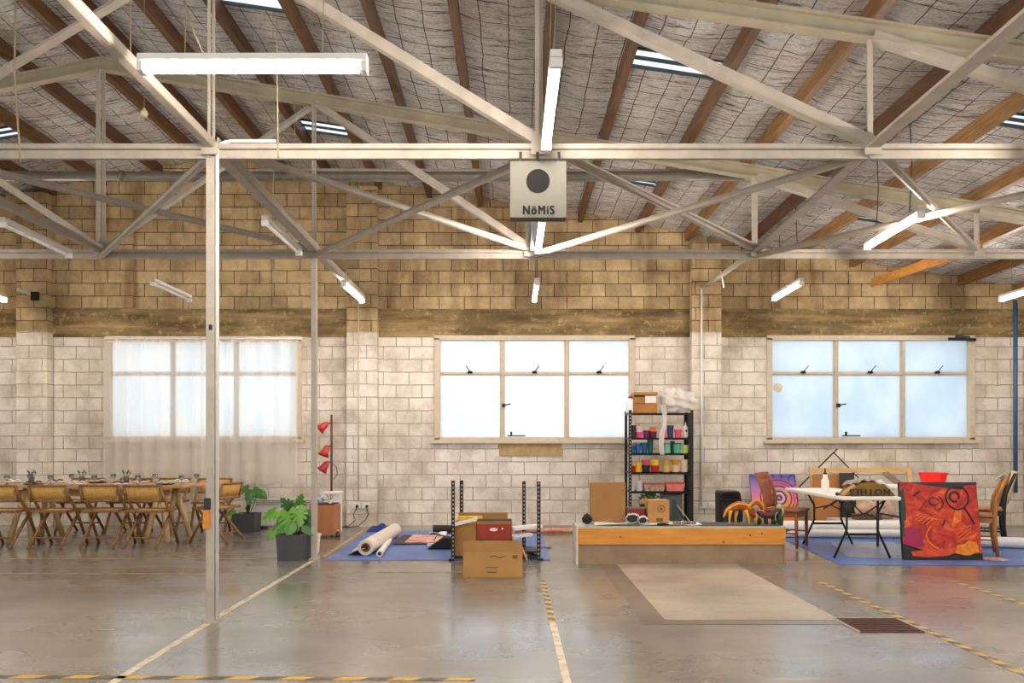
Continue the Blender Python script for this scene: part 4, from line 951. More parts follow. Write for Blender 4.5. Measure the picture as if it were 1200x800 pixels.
g = MB(); g.tube([P(775+4.2*math.cos(t*0.63), 596+4.2*math.sin(t*0.63), 8.297) for t in range(11)], 0.003, 4).box(P(775, 596, 8.298), (0.03, 0.003, 0.02)); g.box(P(773, 609, 8.298), (0.07, 0.002, 0.04)); g.build('stamp', mat('brown_print', (112, 78, 42), 0.8), r)
MB().bar((1.46, 8.32, BZ+0.262), (1.42, 8.45, BZ+0.24), 0.01, 0.05).build('flap', CARD, r)
r = root('red_container', (1.36, 8.50, BZ+0.02), 'dark red plastic tub between the two cartons on the bench', 'tub')
MB().lohi((1.27, 8.37, BZ+0.02), (1.455, 8.50, BZ+0.16)).build('tub_body', mat('dark_red_plastic', (132, 26, 30), 0.4), r, bevel=0.01)
MB().lohi((1.26, 8.36, BZ+0.16), (1.46, 8.51, BZ+0.175)).build('rim', mat('dull_brown_rim', (120, 90, 66), 0.6), r)
# white roll with blackened hollows
r = root('rolled_poster', (1.28, 8.2, BZ), 'short white rolled sheet with dark hollow ends at the front edge of the bench', 'roll')
for (x, rr_, y_, nm) in ((1.275, 0.062, 8.13, 'large_curl'), (1.385, 0.045, 8.12, 'small_curl')):
    q = MB(); ps = []
    for k in range(19):
        t = 0.2+k*0.36; ps.append((x+rr_*1.25*math.cos(t)*(1-0.012*k), BZ+0.012+rr_+rr_*0.85*math.sin(t)*(1-0.012*k)))
    for a_, b__ in zip(ps, ps[1:]):
        q.add([(a_[0], y_, a_[1]), (b__[0], y_, b__[1]), (b__[0]+0.03, y_+0.2, b__[1]), (a_[0]+0.03, y_+0.2, a_[1])], [(0, 1, 2, 3)])
    q.build(nm, WHITE, r, solid=0.004, smooth=True)
    MB().lathe([(rr_*0.82, 0), (rr_*0.82, 0.15)], (x+0.005, y_+0.02, BZ+0.012+rr_*0.98), 16, Matrix.Rotation(-PI/2, 3, 'X')).build('hollow_shade', BLKP, r)  # black plug gives each curl the shade of its open hollow
o = MB().lathe([(0.01, 0), (0.05, 0.02), (0.06, 0.06), (0.03, 0.10), (0.005, 0.115)], (0.815, 8.35, BZ), 9).build('black_cloth', mat('black_fabric', (22, 22, 24), 0.8)); tag(o, 'little black cloth heap on the left end of bench', 'cloth')
for k in range(5):
    c = Vector((1.74+0.05*k, 8.2+0.02*(k % 2), BZ+0.008))
    o = MB().lathe([(0.008, 0), (0.028, 0.012), (0.024, 0.03), (0.006, 0.04)], c, 8).build('shell', mat('brown_shell', (150, 122, 96), 0.6, c2=(104, 74, 60), scale=30), smooth=True)
    tag(o, 'small brown shell in the little row on the bench', 'shell', 'shells on the bench')
o = MB().tube([(1.54, 8.14, BZ+0.02), (1.60, 8.12, BZ+0.03), (1.66, 8.12, BZ+0.018)], 0.009, 6).build('paint_pen', BLACK); tag(o, 'black pen lying on the white paper', 'pen')
r = root('folded_umbrella', (1.9, 8.45, BZ), 'dark green folded frame leaning behind the bench', 'frame')
DG = mat('dark_green_paint', (38, 56, 50), 0.5)
MB().prism([(0, 0), (0.12, 0), (0.05, 0.26), (0.02, 0.26)], (1.75, 8.48, BZ), (1, 0, 0), (0, 0, 1), (0, 1, 0), 0.02).build('green_panel', DG, r)
MB().bar((1.77, 8.50, BZ+0.23), (1.92, 8.50, BZ+0.02), 0.02, 0.02).build('slanting_arm', BLACK, r); MB().bar((1.82, 8.48, BZ+0.2), (1.96, 8.48, BZ+0.02), 0.008, 0.008).build('thin_rod', GREY_STEEL, r)
r.name = 'folded_easel'

# painted animal sculptures
def P2(px, py, d=8.30): return P(px, py, d)
def path(px_pts, d): return [P2(a, b, d) for a, b in px_pts]
OC = mat('ochre_yellow_paint', (226, 172, 44), 0.5); ORG_ = mat('burnt_orange_paint', (196, 96, 36), 0.5, c2=(160, 60, 30), scale=30); MAR = mat('maroon_paint', (86, 30, 36), 0.5); DGR = mat('bottle_green_paint', (42, 74, 50), 0.5, c2=(24, 34, 30), scale=24); LG = mat('pale_green_paint', (150, 176, 120), 0.5)
def wpath(mb, pts, r0, d=8.30): mb.tube(path(pts, d), r0, 8)
c = F(870, 617, BZ)
r = root('animal_sculpture', P(868, 617, 8.3), 'yellow and orange painted animal figure with curled neck on the bench', 'sculpture', 'painted animal figures')
b = MB()
dd = 8.3
body = [(848, 605), (852, 599), (858, 595), (866, 592), (874, 594), (880, 599), (884, 606)]
b.tube(path(body, dd), [0.012, 0.03, 0.045, 0.05, 0.05, 0.04, 0.02], 10)
b.tube(path([(878, 597), (880, 592), (884, 589), (889, 589), (892, 592), (893, 597)], dd-0.03), [0.028, 0.026, 0.024, 0.024, 0.028, 0.016], 10)
b.build('body', ORG_, r, smooth=True)
for pts in ([(856, 598), (855, 606), (855, 616.6)], [(864, 596), (862, 606), (862, 616.6)], [(874, 597), (877, 606), (878, 616.6)], [(880, 598), (884, 606), (887, 616.6)]):
    k = MB(); off = 0.02 if pts[0][0] in (864, 880) else -0.03; k.tube(path(pts, dd+off), [0.022, 0.014, 0.012], 8); k.build('leg', OC, r, smooth=True)
o_ = MB()
o_.tube(path([(848, 606), (852, 597), (858, 593), (866, 590), (874, 591), (880, 596)], dd-0.05), 0.010, 6)
o_.tube(path([(877, 596), (880, 590), (885, 586.5), (890, 587), (894, 591), (895, 597)], dd-0.05), 0.010, 6)
o_.build('outline', OC, r, smooth=True)
r = root('animal_sculpture', P(900, 617, 8.3), 'dark green and maroon painted animal figure at the bench end', 'sculpture', 'painted animal figures')
b = MB(); b.tube(path([(886, 598), (891, 601), (897, 604), (904, 604), (909, 600), (914, 596)], dd), [0.016, 0.03, 0.034, 0.034, 0.04, 0.03], 10); b.build('body', MAR, r, smooth=True)
for (a, b_, w) in ((892, 889, 0.026), (897, 898, 0.024), (908, 906, 0.032), (914, 915, 0.034)):
    k = MB(); k.tube(path([(a, 600), ((a+b_)/2, 608), (b_, 616.6)], dd+random.uniform(-0.03, 0.03)), [w, w*1.0, w*0.7], 8); k.build('leg', DGR, r, smooth=True)
k = MB(); k.lathe([(0.005, -0.03), (0.03, -0.01), (0.03, 0.015), (0.005, 0.03)], P2(886, 597, dd), 10); k.build('head', mat('grey_lilac_paint', (150, 144, 160), 0.5), r, smooth=True)
k = MB(); k.lathe([(0.005, -0.03), (0.032, -0.01), (0.028, 0.02), (0.005, 0.035)], P2(913, 594, dd), 10); k.tube(path([(917, 595), (918, 600), (915, 605)], dd-0.03), 0.012, 6); k.build('tail_tuft', LG, r, smooth=True)
k = MB(); k.tube(path([(889+4*math.cos(t), 610+4.5*math.sin(t)) for t in (3.3, 4, 4.7, 5.4, 6.1)], dd-0.045), 0.006, 5); k.build('pattern_line', LG, r); k = MB(); k.tube(path([(912+3.5*math.cos(t), 606+6*math.sin(t)) for t in (2.4, 3.1, 3.8, 4.5)], dd-0.045), 0.006, 5); k.build('pattern_line', LG, r)

# ------------------------------------------------------------------ metal shelving with paints
SX0, SX1, SY0, SY1 = 1.69, 2.62, 11.10, 11.52
LV = [1.715, 1.36, 1.135, 0.86, 0.585, 0.12]
r = root('metal_shelving', ((SX0+SX1)/2, 11.3, 0), 'tall black metal shelving unit crowded with paint tubs', 'shelving')
for (x, y, sx, sy) in ((SX0, SY0, 1, 1), (SX1, SY0, -1, 1), (SX0, SY1, 1, -1), (SX1, SY1, -1, -1)):
    q = MB(); slotted(q, x, y, 0, 1.76, sx, sy, 0.04); p_ = q.build('upright', BLACK, r)
    if y == SY0 and x == SX0:
        q = MB(); slots(q, x, y, 0.02, 1.74, sx, sy, 0.04, 0.05); q.build('slot_holes', HOLE, p_)
for z in LV:
    q = MB().lohi((SX0, SY0, z-0.03), (SX1, SY0+0.01, z)).lohi((SX0, SY0, z-0.012), (SX1, SY1, z)); q.build('shelf', BLACK, r)
DGY = mat('dark_grey_panel', (66, 62, 60), 0.5)
MB().lohi((SX1-0.004, SY0+0.01, 0.05), (SX1+0.004, SY1, 1.70)).build('side_panel', DGY, r)
q = MB(); q.bar((SX0+0.02, SY1, 0.15), (SX1-0.02, SY1, 0.55), 0.004, 0.03).build('cross_brace', BLACK, r)
def cup(px, z, h, w, c, label, taper=0.8, name='paint_tub', cat='tub', y=None, lid=None, group='paint tubs on the shelving'):
    y = y or 11.2; x = (px-VX)*y/S; w *= 1.18
    if z in LV: h *= 1.2
    r = root(name, (x, y, z), label, cat, group)
    m = mat('tub_%d_%d_%d' % c, c, 0.4, var=0.06)
    MB().lathe([(w/2*taper, 0), (w/2, h*0.96), (w/2*1.05, h*0.97), (w/2*1.05, h), (w/2*0.92, h), (w/2*0.88, h*0.7)], (x, y, z), 14).build('tub_body', m, r)
    if lid: MB().lathe([(w/2*1.02, h), (w/2*1.02, h+0.012), (w/2*0.9, h+0.016)], (x, y, z), 14).build('lid', mat('lid_%d_%d_%d' % lid, lid, 0.4), r)
    return r
row1 = 'on the top cup shelf'
cup(742, LV[1], 0.15, 0.075, (52, 36, 52), 'dark plum tub at the left end '+row1)
cup(749, LV[1], 0.07, 0.09, (226, 70, 130), 'pink tub under a pale one '+row1); cup(749, LV[1]+0.085, 0.08, 0.10, (240, 196, 204), 'pale pink tub stacked highest at left '+row1)
cup(758, LV[1], 0.09, 0.10, (120, 40, 84), 'wine purple tub left of the plastic strip '+row1, y=11.25)
cup(765.5, LV[1], 0.075, 0.09, (92, 34, 56), 'dark maroon tub supporting the orange one '+row1); cup(765, LV[1]+0.091, 0.065, 0.085, (240, 110, 36), 'bright orange tub '+row1)
cup(778, LV[1], 0.10, 0.075, (222, 90, 110), 'rose red tub right of the plastic strip '+row1, lid=(200, 190, 200)); cup(785.5, LV[1], 0.14, 0.085, (40, 54, 90), 'navy blue tub '+row1, lid=(60, 90, 130))
r5 = cup(794.5, LV[1], 0.10, 0.095, (236, 84, 110), 'coral pink cup holding brushes '+row1)
b = MB()
for q in range(4): b.tube([(r5.location.x+0.01*q-0.015, 11.2, LV[1]+0.05), (r5.location.x+0.025*(q-1.5), 11.2, LV[1]+0.21+0.01*(q % 2))], 0.006, 6)
b.build('brushes', mat('pale_brush', (220, 200, 196), 0.6), r5)
r6 = root('squeeze_bottle', ((803.5-600)*11.2/900, 11.2, LV[1]), 'white squeeze bottle at the right end '+row1, 'bottle')
x = r6.location.x
MB().lathe([(0.036, 0), (0.038, 0.02), (0.038, 0.14), (0.028, 0.17), (0.012, 0.18)], (x, 11.2, LV[1]), 16).build('bottle_body', mat('white_plastic', (228, 222, 210), 0.4, var=0.03), r6, smooth=True)
MB().lathe([(0.014, 0.18), (0.012, 0.20), (0.004, 0.235)], (x, 11.2, LV[1]), 12).build('nozzle', WHITE, r6); MB().box((x, 11.162, LV[1]+0.10), (0.02, 0.003, 0.035)).build('mark', BLACK, r6)
row = 'on the blue and green shelf'
cup(741, LV[2], 0.09, 0.08, (20, 104, 124), 'teal blue tub at the left end '+row); cup(747.5, LV[2], 0.12, 0.075, (44, 88, 180), 'royal blue tub '+row, lid=(190, 205, 220)); cup(755, LV[2], 0.13, 0.085, (14, 92, 128), 'deep sea blue tub '+row)
cup(762, LV[2], 0.17, 0.08, (24, 110, 112), 'tall dark teal tub left of the plastic strip '+row, y=11.28); cup(781, LV[2], 0.11, 0.10, (120, 194, 160), 'mint green cup '+row, lid=(70, 130, 120)); cup(788, LV[2], 0.15, 0.06, (40, 116, 96), 'narrow dark green tub '+row, y=11.3)
cup(793.5, LV[2], 0.11, 0.10, (96, 182, 156), 'sea green cup '+row, lid=(30, 80, 70)); cup(803, LV[2], 0.10, 0.095, (190, 214, 124), 'lime green cup at the right end '+row)
row = 'on the red and yellow shelf'
cup(741, LV[3], 0.075, 0.08, (178, 28, 34), 'dark red tub at the left end '+row); cup(748, LV[3], 0.12, 0.095, (244, 186, 30), 'yellow cup beside the dark red tub '+row)
cup(757, LV[3], 0.085, 0.11, (36, 30, 40), 'black tub below the pink one '+row); cup(757, LV[3]+0.103, 0.075, 0.10, (232, 84, 110), 'pink tub stacked over black '+row)
cup(767.5, LV[3], 0.08, 0.11, (196, 26, 30), 'red tub below a yellow cup '+row); cup(767.5, LV[3]+0.097, 0.085, 0.105, (250, 206, 20), 'bright yellow cup stacked over red '+row)
for px, c1, c2, n in ((781, (222, 184, 96), (212, 168, 60), 'mustard'), (791.5, (238, 206, 150), (226, 150, 50), 'amber'), (802, (232, 206, 170), (236, 214, 184), 'beige')):
    cup(px, LV[3], 0.085, 0.10, c1, 'lower %s cup of a stacked pair ' % n+row); cup(px, LV[3]+0.103, 0.08, 0.095, c2, 'upper %s cup of a stacked pair ' % n+row)
row = 'on the basket shelf'
cup(741, LV[4], 0.11, 0.065, (226, 220, 214), 'thin white cup at the left end '+row); cup(749, LV[4], 0.13, 0.095, (214, 208, 206), 'silver white cup '+row)
def basket(px0, px1, z, h, m, label, y0=11.13, y1=11.35):
    xa, xb = (px0-VX)*y0/S, (px1-VX)*y0/S; t = 0.012
    r = root('plastic_basket', ((xa+xb)/2, y0+0.1, z), label, 'basket', 'baskets on the shelving')
    b = MB(); tp = 0.02
    vs = []
    for (dx, z_) in ((tp, 0), (0, h), (t, h), (tp+t, t)):
        vs += [(xa+dx, y0+dx, z+z_), (xb-dx, y0+dx, z+z_), (xb-dx, y1-dx, z+z_), (xa+dx, y1-dx, z+z_)]
    fs = [(3, 2, 1, 0)]
    for k in range(3): fs += [(4*k+i, 4*k+(i+1) % 4, 4*k+4+(i+1) % 4, 4*k+4+i) for i in range(4)]
    fs.append((12, 13, 14, 15)); b.add(vs, fs).build('basket_body', m, r)
    q = MB().lohi((xa-0.006, y0-0.006, z+h-0.012), (xb+0.006, y0+0.004, z+h)); q.build('rim', mat('rim_dark_red', (196, 30, 40), 0.4) if 'red' in label else m, r)
    return r
basket(755, 779.5, LV[4], 0.11, mat('wicker_speckle', (218, 196, 170), 0.8, c2=(130, 88, 70), scale=40), 'cream speckled basket left of the red one'); basket(780.5, 803, LV[4], 0.12, mat('coral_plastic', (236, 100, 104), 0.4, c2=(240, 150, 130), scale=9), 'red and pink basket on the basket shelf')
b = MB()
for q in range(26):
    t = q*2.4; c = Vector((1.98+0.15*math.cos(t)*(q/26), 11.25, 0.5+0.05*math.sin(t)))
    b.tube([Vector((1.98, 11.3, 0.40)), c], 0.003, 4); b.add([c, c+Vector((0.04, 0, 0.01)), c+Vector((0.07, -0.01, -0.02)), c+Vector((0.03, 0, -0.025))], [(0, 1, 2, 3)])
r = root('leafy_plant', (1.98, 11.28, LV[5]), 'leafy green plant on the lowest shelf behind the bench', 'plant')
b.build('foliage', GL[1], r)
MB().lathe([(0.08, 0), (0.11, 0.26), (0.10, 0.26), (0.08, 0.02)], (1.98, 11.3, LV[5]), 14).build('pot', BLKP, r)
o = MB().lohi((2.2, 11.18, LV[5]), (2.48, 11.45, 0.54)).build('storage_bin', mat('grey_bin', (96, 92, 90), 0.5), bevel=0.01); tag(o, 'grey storage bin at the right of the lowest shelf', 'bin')
# things on top of the shelving
r = root('cardboard_box', (1.90, 11.2, LV[0]), 'cardboard carton with white label on top of the shelving', 'box', 'cardboard boxes')
CBR = mat('brown_crate_card', (172, 118, 56), 0.8, var=0.15, scale=7)
MB().lohi((1.765, 11.12, LV[0]), (2.10, 11.42, LV[0]+0.30)).build('carton', CBR, r, bevel=0.003)
MB().lohi((1.93, 11.116, LV[0]+0.15), (2.09, 11.12, LV[0]+0.25)).build('paper_label', WHITE, r)
MB().lohi((1.765, 11.114, LV[0]+0.235), (1.92, 11.12, LV[0]+0.26)).lohi((1.77, 11.116, LV[0]+0.135), (1.93, 11.12, LV[0]+0.142)).build('dark_print', CARDIN, r)
MB().lohi((1.76, 11.10, LV[0]+0.27), (2.105, 11.44, LV[0]+0.305)).build('lid', CARD, r)
r = root('white_canister', (1.70, 11.16, LV[0]), 'white canister with dark cap beside the carton on the shelving', 'canister')
MB().lathe([(0.055, 0), (0.058, 0.02), (0.058, 0.19), (0.04, 0.215)], (1.71, 11.16, LV[0]), 16).build('canister_body', WHITE, r, smooth=True)
MB().lathe([(0.035, 0.215), (0.03, 0.24), (0.01, 0.25)], (1.72, 11.16, LV[0]), 12).build('cap', BLKP, r)
PLS = clear_plastic()
def bag(u, v):
    th = 2*PI*u; ph = PI*v
    rr = 1+0.16*math.sin(5*th+3*v)+0.10*math.sin(9*ph+2*th)+0.07*math.sin(17*u*PI+9*v)
    x = 2.43+0.235*rr*math.sin(ph)*math.cos(th); y = 11.27+0.14*rr*math.sin(ph)*math.sin(th); z = LV[0]+0.165-0.16*math.cos(ph)*rr
    z += 0.08*max(0, (2.40-x)/0.2)*(1 if z > LV[0]+0.15 else 0)
    return (x, y, max(z, LV[0]+0.001) if y > SY0 else z)
r = root('plastic_bag', (2.43, 11.27, LV[0]), 'crumpled milky plastic bag with a long strip hanging down the shelving', 'bag')
MB().grid(bag, 40, 24).build('bag_body', PLS, r, smooth=False)
MB().grid(lambda u, v: (2.14+0.07*u+0.025*math.sin(6*v), 11.06-0.01*math.sin(9*u+8*v), LV[0]+0.12-0.72*v), 6, 24).build('hanging_strip', PLS, r, smooth=True)

# ------------------------------------------------------------------ right-hand group
r = root('plastic_bin', (3.02, 10.6, 0), 'black glossy plastic bin standing behind the yellow animal figure', 'bin')
MB().add([], []).prism([(-0.15, 0), (0.15, 0), (0.165, 0.30), (0.13, 0.60), (0.10, 0.63), (-0.14, 0.63), (-0.155, 0.60)], (3.0, 10.5, 0.0), (1, 0, 0), (0, 0, 1), (0, 1, 0), 0.28).build('bin_body', mat('glossy_black', (26, 26, 28), 0.2), r, bevel=0.02)
MB().lohi((2.85, 10.48, 0.50), (3.14, 10.5, 0.52)).build('lid_seam', BLACK, r)
# purple painting
def canvas(name, P0, U, V, thick, edge, face, label):
    U = Vector(U); V = Vector(V); n = U.cross(V).normalized()   # U x V points away from viewer for +X,+Z -> -Y
    r = root(name, Vector(P0)+U/2, label, 'painting', 'painted canvases')
    MB().prism([(0, 0), (1, 0), (1, 1), (0, 1)], P0, U, V, -n, thick).build('canvas_edge', edge, r)
    MB().prism([(0.005, 0.005), (0.995, 0.005), (0.995, 0.995), (0.005, 0.995)], Vector(P0)+n*0.001, U, V, n, 0.003).build('painted_face', face, r)
    A = lambda u, v, k=1: Vector(P0)+U*u+V*v+n*(0.004+0.002*k)
    return r, A, n
def ribbon(mb, A, pts, w, k=1):
    ps = [A(u, v, k) for u, v in pts]
    mb.tube(ps, w, 5)
def grad_z(name, stops, zlo, zhi):
    m, nt, b = newmat(name); p = pos(nt); sx = nt.nodes.new('ShaderNodeSeparateXYZ'); L(nt, p, sx.inputs[0])
    f = math_(nt, 'DIVIDE', math_(nt, 'SUBTRACT', sx.outputs[2], zlo), zhi-zlo)
    f = math_(nt, 'ADD', f, math_(nt, 'MULTIPLY', noise(nt, p, 6, 3), 0.12))
    L(nt, ramp(nt, f, [(s_, lin(c_)) for s_, c_ in stops]), b.inputs['Base Color']); b.inputs['Roughness'].default_value = 0.6; return m
P0 = P(883.5, 619, 11.55)+Vector((0, 0, 0)); P0.z = 0.01; U = Vector((P(938, 600, 11.55).x-P0.x, 0, 0)); V = Vector((0, 0.22, 0.80))
fm = grad_z('purple_to_orange_paint', [(0.15, (226, 110, 46)), (0.46, (244, 170, 84)), (0.60, (232, 136, 172)), (0.84, (176, 124, 192)), (1.0, (84, 92, 170))], 0.0, 0.82)
r, A, n = canvas('purple_painting', P0, U, V, 0.03, mat('lilac_edge', (130, 100, 160), 0.6), fm, 'purple, pink and orange canvas with swirling rings leaning on the wall')
def ringpts(cx, cy, rr, a0=0, a1=360, asp=0.84, n=28): return [(cx+rr*math.cos(R(a0+(a1-a0)*i/n)), cy+asp*rr*math.sin(R(a0+(a1-a0)*i/n))) for i in range(n+1)]
for rr, c_, w, nm in ((0.05, (70, 60, 120), 0.012, 'a'), (0.10, (226, 224, 220), 0.016, 'b'), (0.15, (84, 74, 140), 0.012, 'c'), (0.20, (244, 190, 60), 0.014, 'd'), (0.27, (160, 36, 60), 0.010, 'e'), (0.34, (220, 90, 110), 0.013, 'f'), (0.40, (176, 30, 60), 0.010, 'g')):
    q = MB(); ribbon(q, A, ringpts(0.60, 0.55, rr, -80, 200) if rr > 0.25 else ringpts(0.60, 0.55, rr), w); q.build('painted_ring', mat('ring_'+nm, c_, 0.6), r)
q = MB()
for a0, l in ((100, 0.18), (60, 0.26), (40, 0.34), (20, 0.22), (0, 0.14), (125, 0.2), (80, 0.2)):
    pts = [(0.60+(0.44+l*t/8)*math.cos(R(a0))+0.018*math.sin(t*1.9)*math.sin(R(a0)), 0.55+0.84*(0.44+l*t/8)*math.sin(R(a0))-0.018*math.sin(t*1.9)*math.cos(R(a0))) for t in range(9)]
    pts = [(min(0.98, max(0.02, a)), min(0.98, b)) for a, b in pts]; ribbon(q, A, pts, 0.006)
for rr in (0.05, 0.10, 0.15): ribbon(q, A, ringpts(0.84, 0.22, rr, 0, 180), 0.008)
q.build('painted_squiggle', mat('dark_maroon_line', (70, 26, 44), 0.6), r)

# generic solid wooden chair
def wood_chair(name, loc, ang, m, label, slats=3, rake=0.10, seat_m=None, legm=None, rm=None):
    r = root(name, (0, 0, 0), label, 'chair'); w = 0.2
    for s in (-1, 1):
        MB().tube([(s*w, -0.22, 0), (s*w, -0.19, 0.25), (s*w, -0.19, 0.45), (s*w, -0.21, 0.65), (s*w, -0.21-rake, 0.90)], [0.018, 0.022, 0.024, 0.022, 0.018], 8).build('leg', m, r, smooth=True)
        MB().tube([(s*w, 0.19, 0), (s*w, 0.18, 0.44)], [0.017, 0.023], 8).build('leg', legm or m, r, smooth=True)
    MB().prism([(-0.22, -0.20), (0.22, -0.20), (0.235, 0.22), (-0.235, 0.22)], (0, 0, 0.435), (1, 0, 0), (0, 1, 0), (0, 0, 1), 0.03).build('seat', seat_m or m, r, bevel=0.008)
    q = MB()
    for y in (-0.19, 0.18): q.bar((-w, y, 0.40), (w, y, 0.40), 0.02, 0.055)
    for x in (-w, w): q.bar((x, -0.19, 0.40), (x, 0.18, 0.40), 0.02, 0.055)
    q.build('seat_rail', m, r)
    MB().grid(lambda u, v: ((u-0.5)*0.42, -0.215-rake*((0.8+0.25*v) if slats else 0.1+0.95*v)-0.03*math.sin(PI*u), (0.80 if slats else 0.52)+(0.10 if slats else 0.40)*v), 8, 3).build('top_rail' if slats else 'backrest', rm or m, r, solid=0.02, smooth=True)
    if slats:
        MB().grid(lambda u, v: ((u-0.5)*0.30, -0.20-rake*v*0.85-0.02*math.sin(PI*u), 0.47+0.35*v), 8, 6).build('back_splat', m, r, solid=0.012, smooth=True)
    q = MB(); q.tube([(-w, 0.0, 0.18), (w, 0.0, 0.18)], 0.010, 8); q.tube([(-w, -0.2, 0.18), (-w, 0.18, 0.18)], 0.010, 8); q.tube([(w, -0.2, 0.18), (w, 0.18, 0.18)], 0.010, 8); q.build('stretcher', m, r)
    r.location = loc; r.rotation_euler = (0, 0, ang); return r
BRW = wood('red_brown_wood', (122, 62, 28), (158, 86, 40), 2); HON = wood('honey_wood', (150, 92, 42), (190, 124, 62), 2)
wood_chair('wooden_chair', (3.40, 9.52, 0.008), R(-127), BRW, 'red-brown wooden chair between bench end and folding table')
wood_chair('wooden_chair', (5.34, 8.88, 0.008), R(62), HON, 'honey-coloured wooden chair right of the red painting', legm=HON)
wood_chair('wooden_chair', (5.98, 9.72, 0.008), R(62), BLACK, 'dark-legged chair with pale curved back behind the honey chair', slats=0, seat_m=HON, rm=wood('pale_ply', (206, 180, 136), (226, 204, 160), 2))
o = MB().grid(lambda u, v: (5.55+0.09*u, 8.72+0.12*v, 0.905+0.03*math.sin(PI*u)-0.05*v), 5, 5).build('white_cloth', WHITE, solid=0.004, smooth=True); tag(o, 'white rag hung over the honey chair top', 'cloth')

# folding table
r = root('folding_table', (3.93, 9.15, 0), 'white plastic folding table on black tube legs', 'table')
tz = 0.70
MB().lohi((3.55, 8.28, tz-0.04), (4.20, 10.0, tz)).build('tabletop', WHITE, r, bevel=0.012)
def legframe(y, x0, x1):
    xm = (x0+x1)/2; q = MB()
    for s, xx in ((-1, x0), (1, x1)):
        q.tube([(xm+s*0.26, y, tz-0.04), (xm+s*0.17, y, 0.50), (xm+s*0.17, y, 0.32), (xm+s*0.31, y, 0.01)], 0.013, 8)
    q.tube([(xm-0.18, y, 0.27), (xm+0.18, y, 0.27)], 0.014, 8)
    q.tube([(xm-0.17, y, 0.46), (xm+0.04, y, 0.50), (xm+0.24, y, tz-0.06)], 0.008, 6).tube([(xm+0.04, y, 0.50), (xm+0.17, y, 0.44)], 0.008, 6)
    q.build('leg_frame', BLACK, r, smooth=True)
legframe(8.50, 3.55, 4.2); legframe(9.68, 3.66, 4.3)
MB().tube([(3.93, 8.5, 0.45), (3.93, 9.1, tz-0.04)], 0.008, 6).tube([(3.93, 9.68, 0.45), (3.93, 9.1, tz-0.04)], 0.008, 6).build('hinge_brace', BLACK, r)
# second table behind red painting
r = root('work_table', (4.95, 9.05, 0), 'white-topped table mostly hidden behind the red painting', 'table')
tz2 = 0.775
MB().lohi((4.46, 8.75, tz2-0.03), (5.24, 9.52, tz2)).build('tabletop', WHITE, r, bevel=0.006)
for x, y in ((4.50, 8.8), (5.18, 8.8), (4.50, 9.45), (5.18, 9.45)): MB().tube([(x, y, tz2-0.03), (x, y, 0.008)], 0.016, 8).build('leg', BLACK, r)
MB().tube([(4.5, 8.8, 0.42), (4.5, 9.45, 0.42)], 0.012, 6).tube([(4.5, 8.82, 0.42), (5.18, 8.82, 0.42)], 0.012, 6).build('rail', BLACK, r)
r = root('red_bowl', (5.10, 9.30, tz2), 'bright red plastic basin on the white-topped table', 'basin')
MB().lathe([(0.115, 0), (0.12, 0.005), (0.155, 0.135), (0.165, 0.14), (0.165, 0.15), (0.148, 0.15), (0.11, 0.02)], (5.10, 9.30, tz2), 28).build('basin_body', mat('bright_red_plastic', (240, 24, 18), 0.35, var=0.04), r, smooth=False)
# white bottle on folding table
r = root('glue_bottle', (3.80, 9.25, tz), 'white bottle with tall dark stopper on the folding table', 'bottle')
x, y = (967-600)*9.2/900, 9.2
r.location = (x, y, tz); ORG[r.name] = Vector((x, y, tz))
MB().lathe([(0.042, 0), (0.045, 0.01), (0.045, 0.13), (0.028, 0.16), (0.025, 0.20), (0.02, 0.21)], (x, y, tz), 18).build('bottle_body', WHITE, r, smooth=True)
MB().lathe([(0.022, 0.20), (0.022, 0.225), (0.010, 0.23), (0.008, 0.275)], (x, y, tz), 12).build('stopper', BLKP, r)
o = MB().lathe([(0.005, 0), (0.022, 0.012), (0.02, 0.03), (0.005, 0.04)], P(981, 578.5, 8.45).xy.to_3d()+Vector((0, 0, tz)), 8).build('paint_lump', BLKP); tag(o, 'small black lump left of the sack on the folding table', 'lump')
# sack with upside-down lettering
r = root('painted_sack', (3.93, 8.5, tz), 'brown half-round sack with upside-down black letters on the folding table', 'sack')
BRS = mat('mustard_brown_sack', (146, 108, 34), 0.75, c2=(120, 84, 26), scale=6, bmp=0.2)
sx0, sx1 = P(985.5, 580, 8.45).x, P(1046, 580, 8.45).x; xm = (sx0+sx1)/2; hw = (sx1-sx0)/2
prof = [(-1, 0), (1, 0), (0.80, 0.07), (0.62, 0.115), (0.30, 0.14), (-0.05, 0.155), (-0.40, 0.14), (-0.7, 0.09)]
MB().prism([(xm+p_[0]*hw, p_[1]) for p_ in prof], (0, 8.36, tz), (1, 0, 0), (0, 0, 1), (0, 1, 0), 0.22).build('sack_body', BRS, r, bevel=0.02)
text_part('NOTHES', 0.095, (xm-0.01, 8.355, tz+0.05), (PI/2, PI, 0), BLKP, r, 'lettering', 0.003, 1.05, 0.008)
MB().grid(lambda u, v: (xm-hw*0.75+hw*1.35*u, 8.37+0.22*v, tz+0.125+0.055*math.sin(PI*min(1, u*1.1))+0.012*math.sin(22*u+5*v)), 26, 8).build('ruffled_lining', mat('silver_ruffle', (176, 164, 156), 0.5, c2=(120, 104, 90), scale=30), r, solid=0.01)
MB().tube([(xm-hw*1.0, 8.40, tz+0.01), (xm-hw*0.85, 8.38, tz+0.06), (xm-hw*0.6, 8.37, tz+0.12)], 0.022, 8).build('rolled_edge', mat('tan_edge', (190, 150, 110), 0.7), r, smooth=True)
o = MB().grid(lambda u, v: (4.16+0.22*u, 8.75+0.3*v, tz+0.01+0.13*math.sin(PI*u)*math.sin(PI*v)*(1+0.2*math.sin(9*u+7*v))), 12, 10).build('white_plastic_bag', PLS, smooth=True); tag(o, 'white plastic bag heap behind the right end of the sack', 'bag')

